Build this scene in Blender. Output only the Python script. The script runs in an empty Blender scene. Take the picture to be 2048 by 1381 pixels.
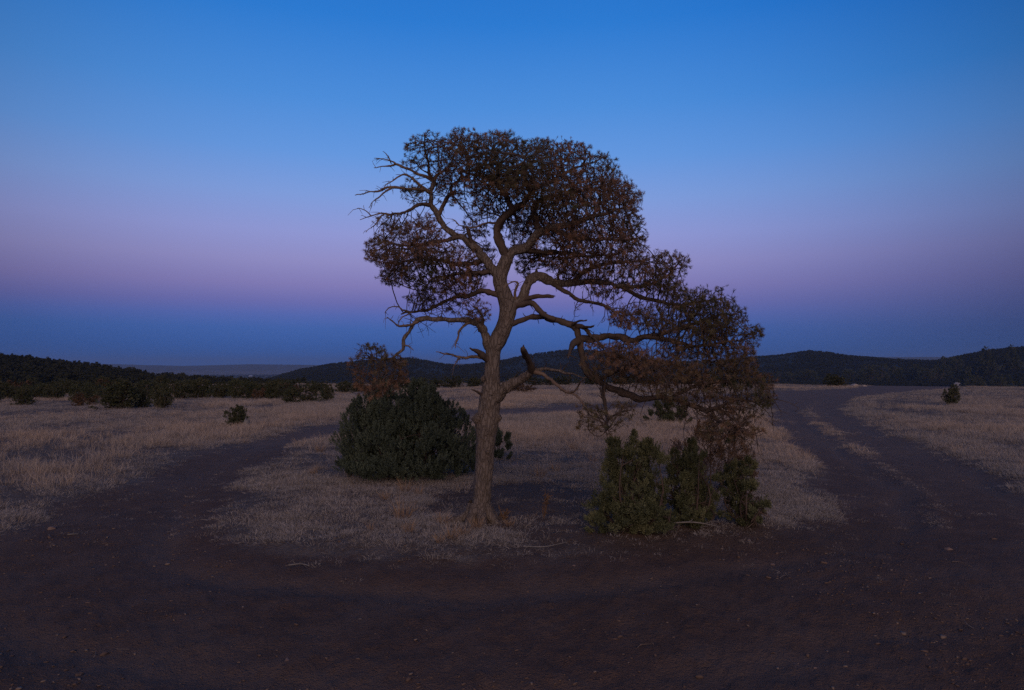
import bpy, math, random
import numpy as np
from mathutils import Vector, kdtree

random.seed(7)
RNG = np.random.default_rng(7)
R = math.radians
SC = bpy.context.scene
COL = SC.collection

# ------------------------------------------------------------------ camera, sky, sun, exposure
FPX = 1365.0                     # focal length in photo pixels (24 mm on a 36 mm wide frame)
CX, CY, HOR = 1024.0, 690.5, 735.0
CAM_H = 1.75
PITCH = math.atan((HOR - CY) / FPX)
cam_data = bpy.data.cameras.new('camera')
cam_data.sensor_width = 36.0
cam_data.lens = 24.0
cam_data.clip_start = 0.05
cam_data.clip_end = 60000.0
cam = bpy.data.objects.new('camera', cam_data)
COL.objects.link(cam)
cam.location = (0, 0, CAM_H)
cam.rotation_euler = (R(90) + PITCH, 0, 0)
SC.camera = cam

SUN_EL, SUN_AZ = 20.0, 2.5       # after-sunset glow low behind the camera
SUN_STRENGTH = 1.30
SUN_COLOR = (1.0, 0.72, 0.58)


def srgb(r, g, b):
    def f(c):
        c = c / 255.0
        return c / 12.92 if c <= 0.04045 else ((c + 0.055) / 1.055) ** 2.4
    return (f(r), f(g), f(b), 1.0)


world = bpy.data.worlds.new('World')
SC.world = world
world.use_nodes = True
wn, wl = world.node_tree.nodes, world.node_tree.links
wn.clear()


def node(nt, kind, **kw):
    n = nt.nodes.new(kind)
    for k, v in kw.items():
        setattr(n, k, v)
    return n


def math_node(nt, op, a, b=None, c=None, clamp=False):
    n = node(nt, 'ShaderNodeMath', operation=op, use_clamp=clamp)
    for i, v in enumerate((a, b, c)):
        if v is None:
            continue
        if isinstance(v, (int, float)):
            n.inputs[i].default_value = v
        else:
            nt.links.new(v, n.inputs[i])
    return n.outputs[0]


def ramp(nt, fac, stops, interp='LINEAR'):
    n = node(nt, 'ShaderNodeValToRGB')
    cr = n.color_ramp
    cr.interpolation = interp
    while len(cr.elements) < len(stops):
        cr.elements.new(0.5)
    for e, (p, c) in zip(cr.elements, stops):
        e.position = p
        e.color = c if len(c) == 4 else (*c, 1.0)
    nt.links.new(fac, n.inputs[0])
    return n.outputs[0]


def mix_rgb(nt, fac, a, b, blend='MIX'):
    n = node(nt, 'ShaderNodeMix', data_type='RGBA', blend_type=blend)
    for s, v in ((n.inputs[0], fac), (n.inputs[6], a), (n.inputs[7], b)):
        if isinstance(v, (int, float)):
            s.default_value = v
        elif isinstance(v, tuple):
            s.default_value = v if len(v) == 4 else (*v, 1.0)
        else:
            nt.links.new(v, s)
    return n.outputs[2]


def build_world():
    nt = world.node_tree
    tc = node(nt, 'ShaderNodeTexCoord')
    sep = node(nt, 'ShaderNodeSeparateXYZ')
    wl.new(tc.outputs['Generated'], sep.inputs[0])
    x, y, z = sep.outputs
    el = math_node(nt, 'ARCSINE', z)
    el = math_node(nt, 'DIVIDE', el, math.pi / 2)          # 0 horizon .. 1 zenith

    def st(*rows):
        return [(max(d, 0.0) / 90.0, srgb(*c)) for d, c in rows]
    # side away from the sunset: shadow of the earth, pink band, clear blue
    east = ramp(nt, el, st((0, (44, 90, 164)), (1.5, (48, 92, 166)), (3.2, (64, 100, 172)), (4.2, (84, 104, 176)),
                           (5.2, (106, 108, 174)), (6.6, (129, 122, 180)), (8.6, (143, 140, 194)), (10.8, (142, 150, 208)),
                           (13.8, (124, 154, 215)), (17, (98, 148, 217)), (21, (74, 137, 212)), (27, (42, 118, 202)),
                           (34, (26, 100, 186)), (50, (18, 78, 158)), (90, (14, 60, 130))))
    # further from the anti-solar point the band is paler and melts into the shadow
    soft = ramp(nt, el, st((0, (46, 84, 150)), (1.5, (54, 86, 150)), (3.0, (70, 92, 156)), (4.6, (92, 102, 166)), (6.4, (112, 114, 176)),
                           (8.6, (126, 130, 190)), (10.8, (124, 142, 204)), (13.8, (108, 146, 211)), (17, (84, 140, 214)), (21, (54, 126, 208)), (27, (26, 106, 196)),
                           (34, (20, 94, 180)), (50, (18, 78, 158)), (90, (14, 60, 130))))
    # side of the sunset: warm dusk glow fading up to the same zenith blue
    west = ramp(nt, el, st((0, (196, 140, 110)), (6, (206, 164, 140)), (14, (180, 168, 180)), (26, (120, 150, 200)),
                           (45, (40, 100, 180)), (90, (14, 60, 130))))
    h = math_node(nt, 'SQRT', math_node(nt, 'ADD', math_node(nt, 'MULTIPLY', x, x),
                                        math_node(nt, 'ADD', math_node(nt, 'MULTIPLY', y, y), 1e-5)))
    dot = math_node(nt, 'ADD', math_node(nt, 'MULTIPLY', x, -math.sin(R(SUN_AZ))), math_node(nt, 'MULTIPLY', y, math.cos(R(SUN_AZ))))
    cy = math_node(nt, 'DIVIDE', dot, h)                   # cosine of the angle from the anti-solar point
    f = node(nt, 'ShaderNodeMapRange', interpolation_type='SMOOTHSTEP')
    f.inputs['From Min'].default_value = 0.45
    f.inputs['From Max'].default_value = -0.75
    wl.new(cy, f.inputs['Value'])
    sx = node(nt, 'ShaderNodeMapRange', interpolation_type='SMOOTHSTEP')
    sx.inputs['From Min'].default_value = 0.10
    sx.inputs['From Max'].default_value = 0.66
    wl.new(math_node(nt, 'DIVIDE', x, h), sx.inputs['Value'])
    c = mix_rgb(nt, f.outputs[0], mix_rgb(nt, sx.outputs[0], east, soft), west)
    # the sky is clearest opposite the sun and a little deeper to either side
    g = node(nt, 'ShaderNodeMapRange', interpolation_type='SMOOTHSTEP')
    g.inputs['From Min'].default_value = 0.62
    g.inputs['From Max'].default_value = 1.0
    low = node(nt, 'ShaderNodeMapRange', interpolation_type='SMOOTHSTEP')     # deeper towards the horizon
    low.inputs['From Min'].default_value = 3 / 90
    low.inputs['From Max'].default_value = 18 / 90
    low.inputs['To Min'].default_value = 0.31
    low.inputs['To Max'].default_value = 0.48
    wl.new(el, low.inputs['Value'])
    wl.new(low.outputs[0], g.inputs['To Min'])
    g.inputs['To Max'].default_value = 1.11
    wl.new(cy, g.inputs['Value'])
    bg = node(nt, 'ShaderNodeBackground')
    wl.new(c, bg.inputs['Color'])
    wl.new(g.outputs[0], bg.inputs['Strength'])
    out = node(nt, 'ShaderNodeOutputWorld')
    wl.new(bg.outputs[0], out.inputs['Surface'])


build_world()

sun_data = bpy.data.lights.new('dusk_glow', 'SUN')
sun_data.energy = SUN_STRENGTH
sun_data.angle = R(55)
sun_data.color = SUN_COLOR
sun = bpy.data.objects.new('dusk_glow', sun_data)
COL.objects.link(sun)
sv = Vector((math.sin(R(SUN_AZ)) * math.cos(R(SUN_EL)), -math.cos(R(SUN_AZ)) * math.cos(R(SUN_EL)), math.sin(R(SUN_EL))))
sun.rotation_euler = sv.to_track_quat('Z', 'Y').to_euler()

vs = SC.view_settings
vs.view_transform = 'Standard'
vs.look = 'None'
vs.exposure = 0.0
vs.gamma = 1.0
vs.use_curve_mapping = False
SC.cycles.use_denoising = False
SC.cycles.max_bounces = 5
SC.cycles.diffuse_bounces = 3
SC.cycles.volume_bounces = 0
SC.cycles.transparent_max_bounces = 4


# ------------------------------------------------------------------ helpers: pixels, noise, meshes
CP, SP = math.cos(PITCH), math.sin(PITCH)


def ray(px, py):
    a, b = (px - CX) / FPX, -(py - CY) / FPX
    return np.array((a, CP - b * SP, SP + b * CP))


def at_depth(px, py, depth):
    d = ray(px, py)
    return np.array((0, 0, CAM_H)) + d * (depth / d[1])


def project(P):
    P = np.atleast_2d(P)
    x, y, z = P[:, 0], P[:, 1], P[:, 2] - CAM_H
    fwd = y * CP + z * SP
    up = -y * SP + z * CP
    fwd = np.where(fwd < 0.05, 0.05, fwd)
    return CX + FPX * x / fwd, CY - FPX * up / fwd


def _hash(ix, iy, seed):
    h = (ix.astype(np.int64) * 374761393 + iy.astype(np.int64) * 668265263 + seed * 1442695041) & 0xFFFFFFFF
    h = ((h ^ (h >> 13)) * 1274126177) & 0xFFFFFFFF
    return ((h ^ (h >> 16)) & 0xFFFF) / 65535.0


def vnoise(x, y, seed=0):
    x, y = np.asarray(x, float), np.asarray(y, float)
    ix, iy = np.floor(x), np.floor(y)
    fx, fy = x - ix, y - iy
    fx, fy = fx * fx * (3 - 2 * fx), fy * fy * (3 - 2 * fy)
    a, b = _hash(ix, iy, seed), _hash(ix + 1, iy, seed)
    c, d = _hash(ix, iy + 1, seed), _hash(ix + 1, iy + 1, seed)
    return (a + (b - a) * fx) * (1 - fy) + (c + (d - c) * fx) * fy


def fbm(x, y, seed=0, octv=4):
    v, amp, tot = 0.0, 1.0, 0.0
    for o in range(octv):
        v = v + amp * vnoise(x * 2 ** o + 17.3 * o, y * 2 ** o - 9.1 * o, seed + o)
        tot += amp
        amp *= 0.5
    return v / tot


def smooth(a, b, v):
    t = np.clip((v - a) / (b - a), 0, 1)
    return t * t * (3 - 2 * t)


def new_mesh(name, V, F, mats=(), smooth_shade=True, attrs=None):
    """V (n,3); F list/array of faces: (m,3) or (m,4) array, or list of arrays."""
    me = bpy.data.meshes.new(name)
    V = np.asarray(V, np.float32)
    groups = F if isinstance(F, list) else [F]
    groups = [np.asarray(g, np.int32) for g in groups if len(g)]
    nl = sum(g.size for g in groups)
    npoly = sum(len(g) for g in groups)
    me.vertices.add(len(V))
    me.vertices.foreach_set('co', V.ravel())
    me.loops.add(nl)
    me.polygons.add(npoly)
    me.loops.foreach_set('vertex_index', np.concatenate([g.ravel() for g in groups]))
    starts, tot = [], 0
    for g in groups:
        k = g.shape[1]
        starts.append(tot + np.arange(len(g)) * k)
        tot += g.size
    me.polygons.foreach_set('loop_start', np.concatenate(starts).astype(np.int32))
    if smooth_shade:
        me.polygons.foreach_set('use_smooth', np.ones(npoly, bool))
    me.update(calc_edges=True)
    for k, v in (attrs or {}).items():
        a = me.attributes.new(k, 'FLOAT', 'POINT')
        a.data.foreach_set('value', np.asarray(v, np.float32))
    for m in mats:
        me.materials.append(m)
    me.validate()
    return me


def link(name, data, parent=None, loc=None):
    o = bpy.data.objects.new(name, data)
    COL.objects.link(o)
    if parent is not None:
        o.parent = parent
    if loc is not None:
        o.location = loc
    return o


def tag(o, label=None, category=None, group=None, kind=None):
    for k, v in (('label', label), ('category', category), ('group', group), ('kind', kind)):
        if v:
            o[k] = v
    return o


class Soup:
    """collects vertices, quads and triangles plus one per-vertex value"""
    def __init__(self):
        self.v, self.q, self.t, self.a, self.n = [], [], [], [], 0

    def add(self, V, Q=None, T=None, val=0.0):
        V = np.asarray(V, float)
        if Q is not None and len(Q):
            self.q.append(np.asarray(Q, int) + self.n)
        if T is not None and len(T):
            self.t.append(np.asarray(T, int) + self.n)
        self.v.append(V)
        self.a.append(np.broadcast_to(np.asarray(val, float), (len(V),)))
        self.n += len(V)

    def mesh(self, name, mats=(), smooth_shade=True):
        F = []
        if self.q:
            F.append(np.concatenate(self.q))
        if self.t:
            F.append(np.concatenate(self.t))
        return new_mesh(name, np.concatenate(self.v), F, mats, smooth_shade, {'tint': np.concatenate(self.a)})


def catmull(P, n_per):
    P = np.asarray(P, float)
    A = np.vstack([2 * P[0] - P[1], P, 2 * P[-1] - P[-2]])
    out = []
    for i in range(1, len(A) - 2):
        p0, p1, p2, p3 = A[i - 1], A[i], A[i + 1], A[i + 2]
        k = n_per if np.isscalar(n_per) else n_per[i - 1]
        for t in np.arange(k) / k:
            out.append(0.5 * ((2 * p1) + (-p0 + p2) * t + (2 * p0 - 5 * p1 + 4 * p2 - p3) * t * t
                              + (-p0 + 3 * p1 - 3 * p2 + p3) * t ** 3))
    out.append(A[-2])
    return np.array(out)


def tube(soup, P, rad, sides=8, val=0.0, rough=0.0, seed=0, cap=True):
    P = np.asarray(P, float)
    rad = np.asarray(rad, float)
    n = len(P)
    T = np.gradient(P, axis=0)
    T /= np.linalg.norm(T, axis=1)[:, None] + 1e-9
    ref = np.array((0.31, 0.93, 0.19)) if abs(T[0][1]) < 0.8 else np.array((1.0, 0.1, 0.1))
    u = ref - T[0] * ref.dot(T[0])
    u /= np.linalg.norm(u)
    ang = np.arange(sides) / sides * 2 * math.pi
    ca, sa = np.cos(ang), np.sin(ang)
    V = np.empty((n, sides, 3))
    s = np.concatenate([[0], np.cumsum(np.linalg.norm(np.diff(P, axis=0), axis=1))])
    for i in range(n):
        u = u - T[i] * u.dot(T[i])
        u /= np.linalg.norm(u) + 1e-9
        w = np.cross(T[i], u)
        r = rad[i]
        if rough:
            k = (vnoise(ca * 2.1 + seed, s[i] * 9 + sa * 2.1, seed) - 0.5) * 1.3 \
                + (vnoise(ang * 2.6 + seed * 3.1, np.full(sides, s[i] * 22.0), seed + 5) - 0.5) * 0.8
            r = r * (1 + rough * k)
        V[i] = P[i] + ((u[None] * ca[:, None] + w[None] * sa[:, None]) * (r if np.isscalar(r) else np.asarray(r)[:, None]))
    idx = np.arange(n * sides).reshape(n, sides)
    a, b = idx[:-1], np.roll(idx, -1, 1)[:-1]
    c, d = np.roll(idx, -1, 1)[1:], idx[1:]
    Q = np.stack([a, b, c, d], -1).reshape(-1, 4)
    VV = V.reshape(-1, 3)
    Tt = []
    if cap:
        VV = np.vstack([VV, P[-1] + T[-1] * rad[-1] * 0.3])
        m = n * sides
        Tt = [(idx[-1][k], idx[-1][(k + 1) % sides], m) for k in range(sides)]
    soup.add(VV, Q, Tt, val)


# ------------------------------------------------------------------ terrain
def crest_table(r0, pts, drop=0.0):
    az, z = [], []
    for px, py in pts:
        d = ray(px, py)
        az.append(math.atan2(d[0], d[1]))
        z.append(CAM_H + r0 * d[2] / math.hypot(d[0], d[1]) - drop)
    return np.array(az), np.array(z)


RIDGES = []          # (radius, width, az table, crest table)


def ridge(r0, w, pts, drop=0.0, rough=0.0):
    a, z = crest_table(r0, pts, drop)
    RIDGES.append((r0, w, a, z, rough))


ridge(420, 150, [(-700, 720), (-300, 698), (0, 712), (60, 716), (120, 723), (200, 731), (260, 739), (330, 749),
                 (420, 758), (520, 764), (600, 770), (700, 790), (900, 830)], 2.6, 0.7)
ridge(1350, 420, [(300, 800), (480, 775), (540, 757), (600, 739), (660, 729), (720, 723), (790, 719), (830, 719), (880, 728),
                  (920, 732), (960, 728), (1000, 723), (1050, 713), (1100, 705), (1150, 700), (1200, 702), (1250, 708),
                  (1300, 719), (1350, 724), (1420, 722), (1490, 714), (1560, 709), (1600, 703), (1620, 700), (1650, 703),
                  (1700, 711), (1780, 718), (1850, 721), (1920, 723), (2050, 725), (2400, 720)], 2.6, 1.2)
ridge(1250, 300, [(1700, 775), (1800, 742), (1880, 721), (1930, 712), (1980, 703), (2048, 698), (2200, 688), (2600, 700)], 2.6, 1.0)
ridge(7200, 1500, [(-900, 728), (-200, 731), (220, 728), (280, 730), (360, 732), (430, 731), (500, 729), (600, 730), (700, 732),
                   (1300, 722), (1780, 714), (1850, 715), (1900, 716), (2050, 718), (2600, 722)], 0.0, 6.0)
BASE_R = np.array([0, 8, 14, 120, 165, 260, 600, 1200, 2500, 4500, 9000, 16000.0])
BASE_Z = np.array([0, 0, -0.03, -1.1, -2.6, -8, -22, -32, -40, -44, -46, -46.0])


def poly_sd(px, py, poly):
    """signed distance to polygon, positive inside"""
    px, py = np.asarray(px, float), np.asarray(py, float)
    poly = np.asarray(poly, float)
    inside = np.zeros(px.shape, bool)
    d2 = np.full(px.shape, 1e18)
    for i in range(len(poly)):
        ax, ay = poly[i]
        bx, by = poly[(i + 1) % len(poly)]
        ex, ey = bx - ax, by - ay
        t = np.clip(((px - ax) * ex + (py - ay) * ey) / (ex * ex + ey * ey + 1e-12), 0, 1)
        d2 = np.minimum(d2, (px - ax - t * ex) ** 2 + (py - ay - t * ey) ** 2)
        cond = (ay > py) != (by > py)
        with np.errstate(divide='ignore', invalid='ignore'):
            xi = ax + (py - ay) * ex / (ey if ey != 0 else 1e-12)
        inside ^= cond & (px < xi)
    d = np.sqrt(d2)
    return np.where(inside, d, -d)


def base_height(x, y):
    r = np.hypot(x, y)
    az = np.arctan2(x, y)
    b = np.interp(r, BASE_R, BASE_Z)
    z = b
    for r0, w, a, c, rough in RIDGES:
        crest = np.interp(az, a, c)
        b0 = np.interp(r0, BASE_R, BASE_Z)
        rr = r0 * (1 + 0.06 * np.sin(az * 7 + r0))
        bump = np.maximum(crest - b0, 0) * np.exp(-((r - rr) / w) ** 2)
        nz = (fbm(x / (w * 0.35), y / (w * 0.35), int(r0), 3) - 0.5) * 2 * rough
        z = np.maximum(z, b + bump + nz * np.exp(-((r - rr) / w) ** 2) * (np.abs(r - rr) > 0))
    return z


def ground_flat(px, py):
    """pixel to the smooth ground (no micro relief)"""
    d = ray(px, py)
    t = CAM_H / max(-d[2], 1e-4)
    for _ in range(40):
        p = d * t
        h = float(base_height(p[0], p[1]))
        t = 0.5 * t + 0.5 * (CAM_H - h) / max(-d[2], 1e-4)
        if t * d[1] > 400:
            break
    return d * t


def gpoly(pts):
    return np.array([ground_flat(*p)[:2] for p in pts])


ISLAND = gpoly([(690, 868), (640, 878), (600, 888), (560, 908), (520, 938), (490, 978), (474, 1020), (480, 1060), (520, 1092), (620, 1112),
                (780, 1124), (950, 1130), (1100, 1124), (1250, 1112), (1400, 1096), (1500, 1082), (1585, 1060),
                (1640, 1025), (1660, 985), (1638, 942), (1609, 910), (1560, 866), (1545, 835), (1538, 808),
                (1450, 806), (1350, 812), (1200, 822), (1060, 830), (900, 840), (780, 853)])
FAR_FIELD = np.vstack([gpoly([(-600, 1260), (-200, 1118), (0, 1050), (150, 1000), (300, 945), (400, 905), (500, 881), (600, 862), (690, 847),
                              (780, 835), (900, 825), (1060, 817), (1200, 810), (1350, 799), (1450, 791), (1550, 784), (1700, 778),
                              (1850, 771.5), (2048, 766.5), (2400, 760)]),
                       [(400, 220), (100, 400), (-400, 300), (-300, 10)]])
RIGHT_FIELD = np.vstack([gpoly([(1690, 818), (1700, 805), (1726, 793), (1800, 785), (1890, 778.5), (2034, 773.5), (2400, 767)]),
                         [(90, 45), (60, 12)],
                         gpoly([(2700, 1230), (2350, 1100), (2048, 980), (1975, 939), (1887, 904), (1830, 885), (1785, 869), (1741, 848), (1706, 832)])])
STRIP_MID = [(1660, 792, 3), (1630, 802, 7), (1612, 825, 11), (1638, 848, 13), (1682, 878, 15), (1726, 907, 15), (1775, 935, 15), (1843, 980, 17), (1873, 1018, 16), (1884, 1050, 12)]
STRIP = gpoly([(px - w, py + 0.3 * w) for px, py, w in STRIP_MID] + [(px + w, py - 0.3 * w) for px, py, w in STRIP_MID[::-1]])


def cover(x, y):
    """0 on the bare road, 1 on the grass"""
    x, y = np.asarray(x, float), np.asarray(y, float)
    r = np.hypot(x, y)
    wob = (fbm(x * 0.9, y * 0.9, 3, 4) - 0.5) * (0.9 + 0.012 * r)
    a = poly_sd(x, y, ISLAND)
    f = poly_sd(x, y, FAR_FIELD)
    g = poly_sd(x, y, RIGHT_FIELD)
    s = poly_sd(x, y, STRIP)
    big = np.maximum(np.maximum(a, f), g) + wob
    m = smooth(-0.55, 0.50, big)
    m = np.maximum(m, 0.52 * smooth(-0.14, 0.24, s + wob * 0.6))
    return np.where(r > 170, 1.0, m)


TREE_XY = ground_flat(1000, 1030)[:2]


def ruts(x, y):
    """wheel tracks that loop round the island, 0..1"""
    d = poly_sd(x, y, ISLAND) + (fbm(np.asarray(x) * 0.5, np.asarray(y) * 0.5, 65, 2) - 0.5) * 0.5
    g = 0.0
    for o, wd in ((-0.85, 0.20), (-2.35, 0.22), (-3.4, 0.16), (-4.7, 0.18)):
        g = np.maximum(g, np.exp(-((d - o) / wd) ** 2))
    return g * (0.45 + 0.9 * smooth(0.35, 0.65, fbm(np.asarray(x) * 0.6, np.asarray(y) * 0.6, 66, 3)))


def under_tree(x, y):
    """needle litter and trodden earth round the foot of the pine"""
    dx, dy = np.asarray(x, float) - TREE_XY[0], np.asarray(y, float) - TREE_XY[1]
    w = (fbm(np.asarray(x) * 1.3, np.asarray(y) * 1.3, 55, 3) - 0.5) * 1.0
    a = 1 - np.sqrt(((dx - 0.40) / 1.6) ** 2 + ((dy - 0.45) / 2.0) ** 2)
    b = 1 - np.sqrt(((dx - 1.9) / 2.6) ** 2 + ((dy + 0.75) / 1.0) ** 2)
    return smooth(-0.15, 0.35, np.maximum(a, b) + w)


def height(x, y, micro=True):
    x, y = np.asarray(x, float), np.asarray(y, float)
    z = base_height(x, y)
    if micro:
        r = np.hypot(x, y)
        c = cover(x, y)
        near = 1 - smooth(60, 140, r)
        z = z + near * ((c - 0.5) * 0.05 + (fbm(x * 0.35, y * 0.35, 11, 3) - 0.5) * 0.10
                        + (fbm(x * 2.2, y * 2.2, 21, 3) - 0.5) * 0.035 * (0.5 + c))
        z = z - near * ruts(x, y) * (1 - c) * 0.030
        z = z + (1 - smooth(8, 20, r)) * (fbm(x * 9, y * 9, 31, 2) - 0.5) * 0.026
        z = z + (1 - smooth(5, 10, r)) * np.maximum(fbm(x * 21, y * 21, 33, 2) - 0.52, 0) * 0.05
    return z


def ground_at(px, py):
    d = ray(px, py)
    p = ground_flat(px, py)
    t = np.linalg.norm(p) / np.linalg.norm(d)
    for _ in range(6):
        q = d * t
        h = float(height(q[0], q[1]))
        t = 0.5 * t + 0.5 * (CAM_H - h) / max(-d[2], 1e-4)
    q = d * t
    return np.array((q[0], q[1], float(height(q[0], q[1]))))


# ------------------------------------------------------------------ materials
def material(name, build, rough=0.9, spec=0.2):
    m = bpy.data.materials.new(name)
    m.use_nodes = True
    nt = m.node_tree
    nt.nodes.clear()
    bsdf = node(nt, 'ShaderNodeBsdfPrincipled')
    bsdf.inputs['Roughness'].default_value = rough
    bsdf.inputs['Specular IOR Level'].default_value = spec
    out = node(nt, 'ShaderNodeOutputMaterial')
    nt.links.new(bsdf.outputs[0], out.inputs['Surface'])
    build(nt, bsdf)
    return m


def noise_tex(nt, scale, detail=4, rough=0.6, vec=None, dist=0.0):
    n = node(nt, 'ShaderNodeTexNoise')
    n.inputs['Scale'].default_value = scale
    n.inputs['Detail'].default_value = detail
    n.inputs['Roughness'].default_value = rough
    n.inputs['Distortion'].default_value = dist
    if vec is not None:
        nt.links.new(vec, n.inputs['Vector'])
    return n.outputs['Fac']


def position(nt):
    return node(nt, 'ShaderNodeNewGeometry').outputs['Position']


def attr(nt, name, kind='GEOMETRY'):
    n = node(nt, 'ShaderNodeAttribute', attribute_name=name, attribute_type=kind)
    return n.outputs['Fac']


def bump(nt, bsdf, h, strength, dist):
    b = node(nt, 'ShaderNodeBump')
    b.inputs['Strength'].default_value = strength
    b.inputs['Distance'].default_value = dist
    nt.links.new(h, b.inputs['Height'])
    nt.links.new(b.outputs[0], bsdf.inputs['Normal'])


def mat_ground(nt, bsdf):
    p = position(nt)
    big = noise_tex(nt, 0.35, 5, 0.6, p)
    mid = noise_tex(nt, 3.0, 6, 0.65, p)
    fine = noise_tex(nt, 28.0, 5, 0.7, p)
    speck = noise_tex(nt, 90.0, 2, 0.5, p)
    soil = ramp(nt, mid, [(0.28, (0.094, 0.065, 0.051)), (0.5, (0.128, 0.084, 0.064)), (0.75, (0.176, 0.118, 0.089))])
    soil = mix_rgb(nt, math_node(nt, 'MULTIPLY', big, 0.6), soil, (0.135, 0.074, 0.056))
    soil = mix_rgb(nt, ramp(nt, noise_tex(nt, 0.8, 6, 0.7, p, 0.6), [(0.48, (0, 0, 0)), (0.72, (0.6, 0.6, 0.6))]), soil, (0.185, 0.132, 0.108))
    soil = mix_rgb(nt, ramp(nt, speck, [(0.66, (0, 0, 0)), (0.78, (0.55, 0.55, 0.55))]), soil, (0.20, 0.155, 0.13))
    soil = mix_rgb(nt, math_node(nt, 'MULTIPLY', attr(nt, 'rut'), 0.5), soil, (0.165, 0.118, 0.098))
    soil = mix_rgb(nt, math_node(nt, 'MULTIPLY', attr(nt, 'painted_falloff'), 0.55), soil, mix_rgb(nt, mid, (0.165, 0.120, 0.100), (0.235, 0.180, 0.155)))  # paler with distance: lens and exposure falloff painted into the soil colour
    turf = ramp(nt, mid, [(0.25, (0.095, 0.066, 0.052)), (0.5, (0.145, 0.104, 0.082)), (0.8, (0.22, 0.165, 0.135))])
    turf = mix_rgb(nt, ramp(nt, fine, [(0.45, (0, 0, 0)), (0.7, (0.7, 0.7, 0.7))]), turf, (0.26, 0.21, 0.17))
    c = attr(nt, 'cover')
    edge = math_node(nt, 'ADD', c, math_node(nt, 'MULTIPLY', math_node(nt, 'SUBTRACT', mid, 0.5), 0.9))
    edge = ramp(nt, edge, [(0.35, (0, 0, 0)), (0.75, (1, 1, 1))])
    near = mix_rgb(nt, edge, soil, turf)
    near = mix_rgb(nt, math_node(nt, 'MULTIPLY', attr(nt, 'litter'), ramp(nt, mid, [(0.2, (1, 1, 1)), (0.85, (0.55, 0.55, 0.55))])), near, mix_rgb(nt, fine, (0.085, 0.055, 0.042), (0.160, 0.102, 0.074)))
    # far country: dry grass and bare earth between the trees
    far_n = noise_tex(nt, 0.012, 6, 0.6, p)
    far = ramp(nt, far_n, [(0.3, (0.10, 0.085, 0.065)), (0.5, (0.20, 0.155, 0.115)), (0.7, (0.30, 0.235, 0.18))])
    wood = attr(nt, 'wood')
    far = mix_rgb(nt, wood, far, (0.030, 0.030, 0.024))
    c2 = mix_rgb(nt, attr(nt, 'far'), near, far)
    nt.links.new(c2, bsdf.inputs['Base Color'])
    h = math_node(nt, 'ADD', fine, math_node(nt, 'MULTIPLY', speck, 0.5))
    bump(nt, bsdf, h, 1.0, 0.035)


def mat_bark(nt, bsdf):
    p = position(nt)
    mp = node(nt, 'ShaderNodeMapping')
    mp.inputs['Scale'].default_value = (1, 1, 0.30)
    nt.links.new(p, mp.inputs[0])
    v = node(nt, 'ShaderNodeTexVoronoi', feature='DISTANCE_TO_EDGE')
    v.inputs['Scale'].default_value = 27
    v.inputs['Randomness'].default_value = 1.0
    wob = noise_tex(nt, 14, 4, 0.6, mp.outputs[0])
    off = node(nt, 'ShaderNodeVectorMath', operation='ADD')
    sc = node(nt, 'ShaderNodeVectorMath', operation='SCALE')
    sc.inputs['Scale'].default_value = 0.11
    cmb = node(nt, 'ShaderNodeCombineXYZ')
    for i in range(3):
        nt.links.new(wob, cmb.inputs[i])
    nt.links.new(cmb.outputs[0], sc.inputs[0])
    nt.links.new(mp.outputs[0], off.inputs[0])
    nt.links.new(sc.outputs[0], off.inputs[1])
    nt.links.new(off.outputs[0], v.inputs['Vector'])
    crack = ramp(nt, v.outputs['Distance'], [(0.0, (0, 0, 0)), (0.16, (1, 1, 1))])
    patch = noise_tex(nt, 5.0, 5, 0.65, p)
    col = ramp(nt, patch, [(0.3, (0.090, 0.078, 0.078)), (0.5, (0.142, 0.121, 0.118)), (0.62, (0.182, 0.154, 0.142)), (0.75, (0.120, 0.110, 0.112))])
    col = mix_rgb(nt, math_node(nt, 'ADD', math_node(nt, 'MULTIPLY', crack, math_node(nt, 'MULTIPLY', noise_tex(nt, 7, 3, 0.6, p), 1.3)), 0.25, clamp=True), (0.080, 0.060, 0.055), col)
    col = mix_rgb(nt, math_node(nt, 'MULTIPLY', noise_tex(nt, 60, 4, 0.7, p), 0.45), col, (0.28, 0.21, 0.16))
    nt.links.new(col, bsdf.inputs['Base Color'])
    h = math_node(nt, 'ADD', crack, math_node(nt, 'MULTIPLY', noise_tex(nt, 80, 3, 0.7, p), 0.6))
    bump(nt, bsdf, h, 0.9, 0.012)


def mat_limb(nt, bsdf):
    p = position(nt)
    a = noise_tex(nt, 9, 5, 0.65, p)
    col = ramp(nt, a, [(0.3, (0.046, 0.034, 0.031)), (0.55, (0.092, 0.065, 0.055)), (0.75, (0.150, 0.100, 0.078))])
    f = noise_tex(nt, 70, 4, 0.7, p)
    col = mix_rgb(nt, math_node(nt, 'MULTIPLY', f, 0.5), col, (0.125, 0.095, 0.082))
    nt.links.new(col, bsdf.inputs['Base Color'])
    bump(nt, bsdf, f, 0.8, 0.008)


def mat_dead(nt, bsdf):
    p = position(nt)
    a = noise_tex(nt, 12, 5, 0.65, p)
    col = ramp(nt, a, [(0.3, (0.10, 0.070, 0.056)), (0.55, (0.20, 0.14, 0.11)), (0.8, (0.30, 0.23, 0.19))])
    nt.links.new(col, bsdf.inputs['Base Color'])
    bump(nt, bsdf, noise_tex(nt, 60, 4, 0.7, p), 0.7, 0.006)


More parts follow.
